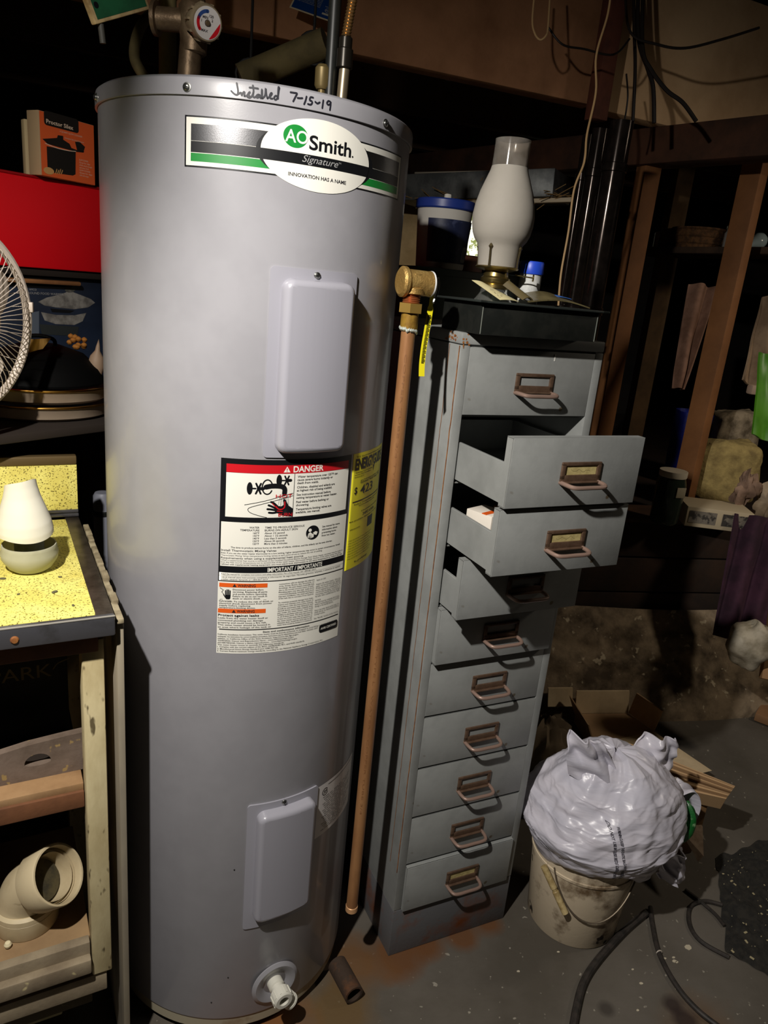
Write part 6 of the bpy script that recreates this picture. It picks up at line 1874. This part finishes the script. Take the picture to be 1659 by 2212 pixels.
# shelving rack behind
DARKSH = mat('rack_wood', (70, 50, 34), 0.85, col2=(48, 34, 24), ns=6, det=7)
rk = thing('shelf_rack', 'dark wooden shelf rack behind the bench holding pans, boxes and a red case', 'rack', (RKX, RKY, 0), ryaw)
for z in (0.55, 1.0723, 1.345):
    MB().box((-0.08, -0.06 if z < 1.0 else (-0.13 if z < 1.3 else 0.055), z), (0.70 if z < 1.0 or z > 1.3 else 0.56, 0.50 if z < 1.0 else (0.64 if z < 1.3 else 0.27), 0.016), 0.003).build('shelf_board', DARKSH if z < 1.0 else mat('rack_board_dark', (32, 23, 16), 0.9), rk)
for x in (-0.41, 0.25):
    for y in (-0.28, 0.17):
        MB().box((x, y, 0.72 if y > 0 else 0.50), (0.04, 0.035, 1.44 if y > 0 else 1.0), 0.003).build('post', DARKSH, rk)
MB().box((-0.08, 0.195, 0.72), (0.70, 0.012, 1.44), 0.002).build('back_panel', WOOD_ROUGH, rk)
rc0 = ra - rdir * 0.25 + rn * 0.085
red = thing('red_metal_case', 'flat-fronted bright red metal case under the slow cooker carton', 'case', (rc0.x, rc0.y, 1.3535), ryaw)
Lr = rl + 0.25 + 0.06
hr = ra.z - 1.3535
MB().box((Lr / 2, 0, hr / 2), (Lr, 0.17, hr), 0.004).build('case_body', mat('red_enamel', (224, 10, 24), 0.5, bump=0.02, bs=200), red)
MB().box((Lr / 2, -0.0005, hr - 0.002), (Lr + 0.003, 0.175, 0.006), 0.002).build('case_lid_edge', mat('red_enamel_dark', (150, 10, 18), 0.35), red)
# slow cooker carton on the red case
oa = P_((-0.4505,0.5056,1.5384))
ob_ = P_((-0.3626,0.6171,1.5412))
odir = ob_ - oa; odir.z = 0
ol = odir.length
oyaw = math.atan2(odir.y, odir.x)
oct_ = thing('slow_cooker_carton', 'orange slow cooker carton printed with a black pot on red case', 'carton', (oa.x, oa.y, 1.3535 + hr + 0.0012), oyaw)
hoo = P_((-0.4563,0.547,1.6657)).z - (1.3535 + hr)
MB().box((ol / 2, 0.018, hoo / 2), (ol, 0.036, hoo), 0.0015).build('carton_body', mat('carton_side', (176, 150, 116), 0.6), oct_)
Mo = Matrix(((1, 0, 0, 0), (0, 0, -1, -0.0004), (0, 1, 0, 0), (0, 0, 0, 1)))
W_, H_ = ol * 1000, hoo * 1000
bm = bmesh.new()
rect2d(bm, 2.5, 0.5, W_ - 1.5, H_ - 1)
art = lay(bm, plane_map(Mo, 0.0003), 'orange_panel', mat('carton_orange', (226, 96, 46), 0.45), oct_)
sxk, syk = W_ / 118.0, H_ / 137.0
def OQ(x, y): return ((x - 88) * sxk, (383 - y + (x - 88) * 0.19) * syk)
bm = bmesh.new()
poly2d(bm, [OQ(102, 321), OQ(163, 330), OQ(161, 380), OQ(155, 383), OQ(108, 377), OQ(102, 370)])
poly2d(bm, [OQ(94, 306), OQ(110, 304), OQ(124, 302), OQ(126, 296), OQ(137, 297), OQ(137, 305), OQ(150, 313), OQ(154, 322), OQ(166, 326), OQ(182, 328), OQ(180, 331), OQ(165, 330), OQ(128, 322), OQ(104, 316)])
poly2d(bm, rrect(OQ(99, 268)[0], OQ(99, 268)[1] - 7, OQ(171, 268)[0], OQ(171, 268)[1] + 8, 6, 5, 100))
poly2d(bm, [OQ(162, 308), OQ(172, 307), OQ(184, 318), OQ(180, 330), OQ(166, 326)])
pot = lay(bm, plane_map(Mo, 0.0006), 'pot_print', mat('pot_black', (28, 24, 22), 0.4), oct_)
bm = bmesh.new()
stroke2d(bm, [OQ(99, 315), OQ(120, 323), OQ(145, 328), OQ(163, 329)], 1.4, 4)
text2d(bm, 'Proctor Silex', 11, OQ(103, 268)[0], OQ(103, 268)[1] - 3.5, width=56 * sxk, bold=0.02)
text2d(bm, '3 QUART SLOW COOKER', 4.5, OQ(130, 290)[0], OQ(130, 290)[1] + 1, width=58)
text2d(bm, 'Dishwasher Safe Lid and Stoneware', 4.2, OQ(140, 300)[0], OQ(140, 300)[1] - 2, width=50)
for k in range(7):
    text2d(bm, ('SLOW COOKER', 'Great for dips', 'chili and soups', 'serves 2-4')[k % 4], 4.6, OQ(170, 362)[0], OQ(170, 362)[1] + 12 - 5.2 * k, width=24 + 5 * (k % 3))
lay(bm, plane_map(Mo, 0.0009), 'carton_lettering', mat('lettering_pale', (226, 200, 176), 0.5), oct_)
bm = bmesh.new()
ell2d(bm, OQ(101, 372)[0] + 4, OQ(101, 372)[1] - 1, 13, 7, 20)
for k in range(4):
    stroke2d(bm, [OQ(118 + 4 * k, 380), OQ(121 + 4 * k, 370 + 2 * (k % 2))], 2.0, 1)
lay(bm, plane_map(Mo, 0.0009), 'food_print', mat('food_tan', (206, 156, 96), 0.5), oct_)
tag(MB().box((oa.x - 0.024, oa.y + 0.055, 1.3535 + hr + 0.0012 + hoo * 0.44), (0.045, 0.018, hoo * 0.88), 0.002, rot=oyaw - 0.3).build('cream_carton', mat('carton_cream', (186, 166, 126), 0.7)), 'cream carton edge standing left behind the slow cooker carton', 'carton')

# food warmer carton on the middle shelf, straight under the red case
PZ = 1.0723
wq = ra + rn * 0.030 - rdir * 0.16
wm = thing('food_warmer_carton', 'dark blue carton printed with a silver covered food warmer behind the fan', 'carton', (wq.x, wq.y, PZ + 0.009), ryaw)
wh_ = 1.334 - PZ - 0.009
MB().box((0.245, 0.05, wh_ / 2), (0.49, 0.10, wh_), 0.002).build('carton_body', mat('carton_navy', (24, 30, 44), 0.5, col2=(40, 52, 74), ns=3, ramp=(0.4, 0.65)), wm)
Mw = Matrix(((1, 0, 0, 0.16), (0, 0, -1, -0.0006), (0, 1, 0, -PZ - 0.009), (0, 0, 0, 1)))
def RWP(name, pts, m, lift=0.0):
    bm = bmesh.new()
    poly2d(bm, pts)
    lay(bm, plane_map(Mw, lift), name, m, wm)
SILV = mat('print_silver', (138, 134, 128), 0.5, 0.0, col2=(96, 92, 88), ns=30)
RWP('lid_print', [(88.2,1279.9),(109.1,1289.8),(139.7,1297.1),(157.7,1303.0),(168.8,1309.8),(180.8,1304.0),(200.3,1298.4),(225.3,1290.8),(236.6,1282.4),(217.0,1271.0),(179.3,1265.8),(131.3,1268.8),(103.6,1272.2)], SILV)
RWP('finial_print', [(156.7,1307.2),(158.4,1317.6),(171.7,1321.4),(183.8,1318.9),(183.4,1309.4),(174.7,1303.7),(165.0,1303.3)], mat('print_dim', (72, 72, 66), 0.6))
RWP('dish_print', [(93.8,1257.5),(130.5,1252.0),(178.7,1251.8),(211.5,1257.9),(200.7,1238.1),(177.9,1229.2),(129.6,1231.0),(102.0,1239.1)], SILV)
RWP('base_print', [(87.8,1230.6),(190.2,1225.0),(184.3,1203.2),(93.5,1207.8)], mat('print_dark', (40, 44, 44), 0.6), 0.0002)
RWP('gap_print', [(117.2,1266.3),(179.2,1262.6),(166.7,1257.0),(121.4,1258.1)], BLACK_P, 0.0004)
RWP('side_print', [(64.5,1254.9),(89.3,1259.5),(86.4,1203.6),(61.9,1207.9)], mat('print_slate', (84, 92, 104), 0.6))
tl_, tr_ = [(64.8,1299.2),(151.7,1300.7)]
bm = bmesh.new()
text2d(bm, 'ROUND FOOD WARMER', 7, tl_[0], tl_[1] - 3, width=tr_[0] - tl_[0])
text2d(bm, 'AMCO', 6, tl_[0] + 3, tl_[1] + 5)
lay(bm, plane_map(Mw, 0.0004), 'carton_lettering', mat('lettering_grey', (150, 148, 146), 0.5), wm)
tag(MB().beam(ra + rn * 0.012 - rdir * 0.02 + Vector((0, 0, 1.331 - ra.z - 0.006)), rbq + rn * 0.012 - rdir * 0.05 + Vector((0, 0, 1.331 - rbq.z - 0.006)), 0.012, 0.010, bev=0.004).build('wood_offcut', mat('offcut_brown', (146, 98, 56), 0.7, col2=(120, 78, 44), ns=10)), 'brown wooden offcut wedged below the red case', 'offcut')
# pans with gilded rims on the shelf
GILT = mat('gilt_rim', (196, 150, 70), 0.25, 1.0)
PANM = mat('pan_enamel', (176, 158, 138), 0.35, 0.1, col2=(158, 140, 120), ns=5, bump=0.03, bs=60)
pc = P_((-0.4162,0.3138,1.0723))
for nm, zoff, r_, lb in (('serving_pan', 0.0, 0.138, 'wide shallow pan with gilt rim at the bottom of the stack behind fan'), ('serving_pan', 0.0315, 0.135, 'upper shallow pan with gilt rim stacked behind the fan')):
    z = PZ + 0.0085 + zoff
    o = thing(nm, lb, 'pan', (pc.x, pc.y - 0.01, z))
    MB().lathe([(0.0, 0.0), (r_ * 0.86, 0.0), (r_ * 0.94, 0.006), (r_ * 0.985, 0.026), (r_, 0.028), (r_ * 0.97, 0.028), (r_ * 0.92, 0.008), (0.0, 0.004)], (0, 0, 0), 72, cap=False).build('pan_wall', PANM, o)
    MB().tube([(r_ * math.cos(2 * math.pi * k / 72), r_ * math.sin(2 * math.pi * k / 72), 0.0285) for k in range(72)], 0.0024, 8, closed=True).build('gilt_rim', GILT, o)
o = thing('roaster_lid', 'black domed roaster lid resting on the stacked pans', 'lid', (pc.x, pc.y - 0.01, PZ + 0.0085 + 0.0625))
MB().lathe([(0.120, 0.0), (0.121, 0.004), (0.110, 0.028), (0.082, 0.055), (0.04, 0.070), (0.0, 0.074)], (0, 0, 0), 56, cap=False).build('lid_dome', mat('enamel_black', (7, 7, 7), 0.7, spec=0.08), o)
MB().tube(smooth_path([(-0.03, 0, 0.070), (-0.026, 0, 0.082), (0, 0, 0.087), (0.026, 0, 0.082), (0.03, 0, 0.070)], 5), 0.004, 8).build('lid_handle', mat('enamel_black', (7, 7, 7), 0.7, spec=0.08), o)
q = P_((-0.3536,0.3385,1.2231))
o = thing('amber_beads', 'small cluster of amber beads in front of the food warmer carton', 'beads', q)
random.seed(2)
for k in range(12):
    MB().lathe([(0.0, -0.006), (0.0045, -0.0035), (0.0062, 0), (0.0045, 0.0035), (0.0, 0.006)], (random.uniform(-0.014, 0.014), random.uniform(-0.008, 0.008), random.uniform(-0.014, 0.014)), 12).build('bead', mat('amber', (150, 98, 44), 0.3), o)
q = P_((-0.4053,0.2398,1.2163))
b = MB()
b.grid(leaf(q + Vector((-0.015, 0, -0.014)), q + Vector((0.012, 0, -0.004)), q + Vector((0.026, 0.004, 0.016)), q + Vector((-0.012, 0.002, 0.012)), bend=0.012), 10, 8, 0.001)
tag(b.build('gilded_leaf', mat('gilt_leaf', (206, 160, 90), 0.4, 0.3)), 'curled gilded leaf ornament right of the fan rim', 'ornament')
q = P_((-0.3118,0.3171,1.1817))
b = MB()
b.lathe([(0.0, -0.030), (0.013, -0.022), (0.017, -0.004), (0.013, 0.014), (0.005, 0.026), (0.004, 0.034), (0.0, 0.05)], q, 24, (0.12, 0.0, 1))
tag(b.build('wooden_spoon', mat('spoon_wood', (150, 126, 104), 0.6)), 'pale wooden spoon standing beside the heater edge', 'spoon')
# grey sheet and odds between the bench and the heater
q = P_((-0.3114,0.3461,0.869))
sk = thing('grey_canister', 'small grey canister behind the bench beside the heater', 'canister', (q.x - 0.004, q.y + 0.02, 0.5585))
MB().lathe([(0.0, 0.0), (0.020, 0.0), (0.020, q.z - 0.5435), (0.016, q.z - 0.5365), (0.0, q.z - 0.5355)], (0, 0, 0), 32).build('canister_wall', mat('canister_grey', (120, 122, 132), 0.5), sk)
MB().lathe([(0.0205, q.z - 0.5885), (0.0225, q.z - 0.5865), (0.0225, q.z - 0.5785), (0.0205, q.z - 0.5765)], (0, 0, 0), 32).build('canister_band', BLACK_PLASTIC, sk)

# ================================================================ THE WORK LAMP ITSELF (hangs above the frame, beside the viewer)
LP0 = Vector((-0.36, -1.00, 1.90))
wl_ = thing('work_lamp', 'clamp work lamp out of view, with an added black plate that shades the heater top', 'lamp', LP0)
def blocker_pt(az, el, r):
    az, el = R(az), R(el)
    return Vector((r * math.cos(el) * math.sin(az), r * math.cos(el) * math.cos(az), r * math.sin(el)))
def blocker_low(az):
    pts = [(4.5, -29.0), (12.7, -28.0), (17.0, -24.0), (20.5, -19.0)]
    for (a0, e0), (a1, e1) in zip(pts, pts[1:]):
        if az <= a1 + 1e-6:
            return e0 + (e1 - e0) * (az - a0) / (a1 - a0)
    return pts[-1][1]
MATTE_BLACK = mat('matte_black', (14, 14, 14), 0.8, spec=0.1)
MB().grid(lambda u, v: blocker_pt(4.5 + 16.0 * u, (blocker_low(4.5 + 16.0 * u) - 3.5) * (1 - v) - 9.5 * v, 0.11), 24, 12, 0.0012).build('light_blocker', MATTE_BLACK, wl_)  # unseen plate, added and shaped to shade the heater's upper left
b = MB()
b.tube(smooth_path([blocker_pt(12, -10, 0.111), Vector((0.03, 0.07, 0.075)), Vector((0.01, -0.02, 0.09)), Vector((0, -0.06, 0.05))], 5), 0.004, 8)
b.build('blocker_arm', MATTE_BLACK, wl_)
MB().lathe([(0.0, 0.0), (0.024, 0.0), (0.026, 0.01), (0.024, 0.07), (0.014, 0.085), (0.0, 0.085)], (0, -0.05, 0.02), 24, (0, -0.8, 0.35)).build('socket', MATTE_BLACK, wl_)
b = MB()
b.tube(smooth_path([Vector((0, -0.12, 0.055)), Vector((0, -0.16, 0.12)), Vector((0.01, -0.17, 0.3)), Vector((0, -0.15, 0.47))], 6), 0.004, 8)
b.build('lamp_cord', BLACK_RUBBER, wl_)
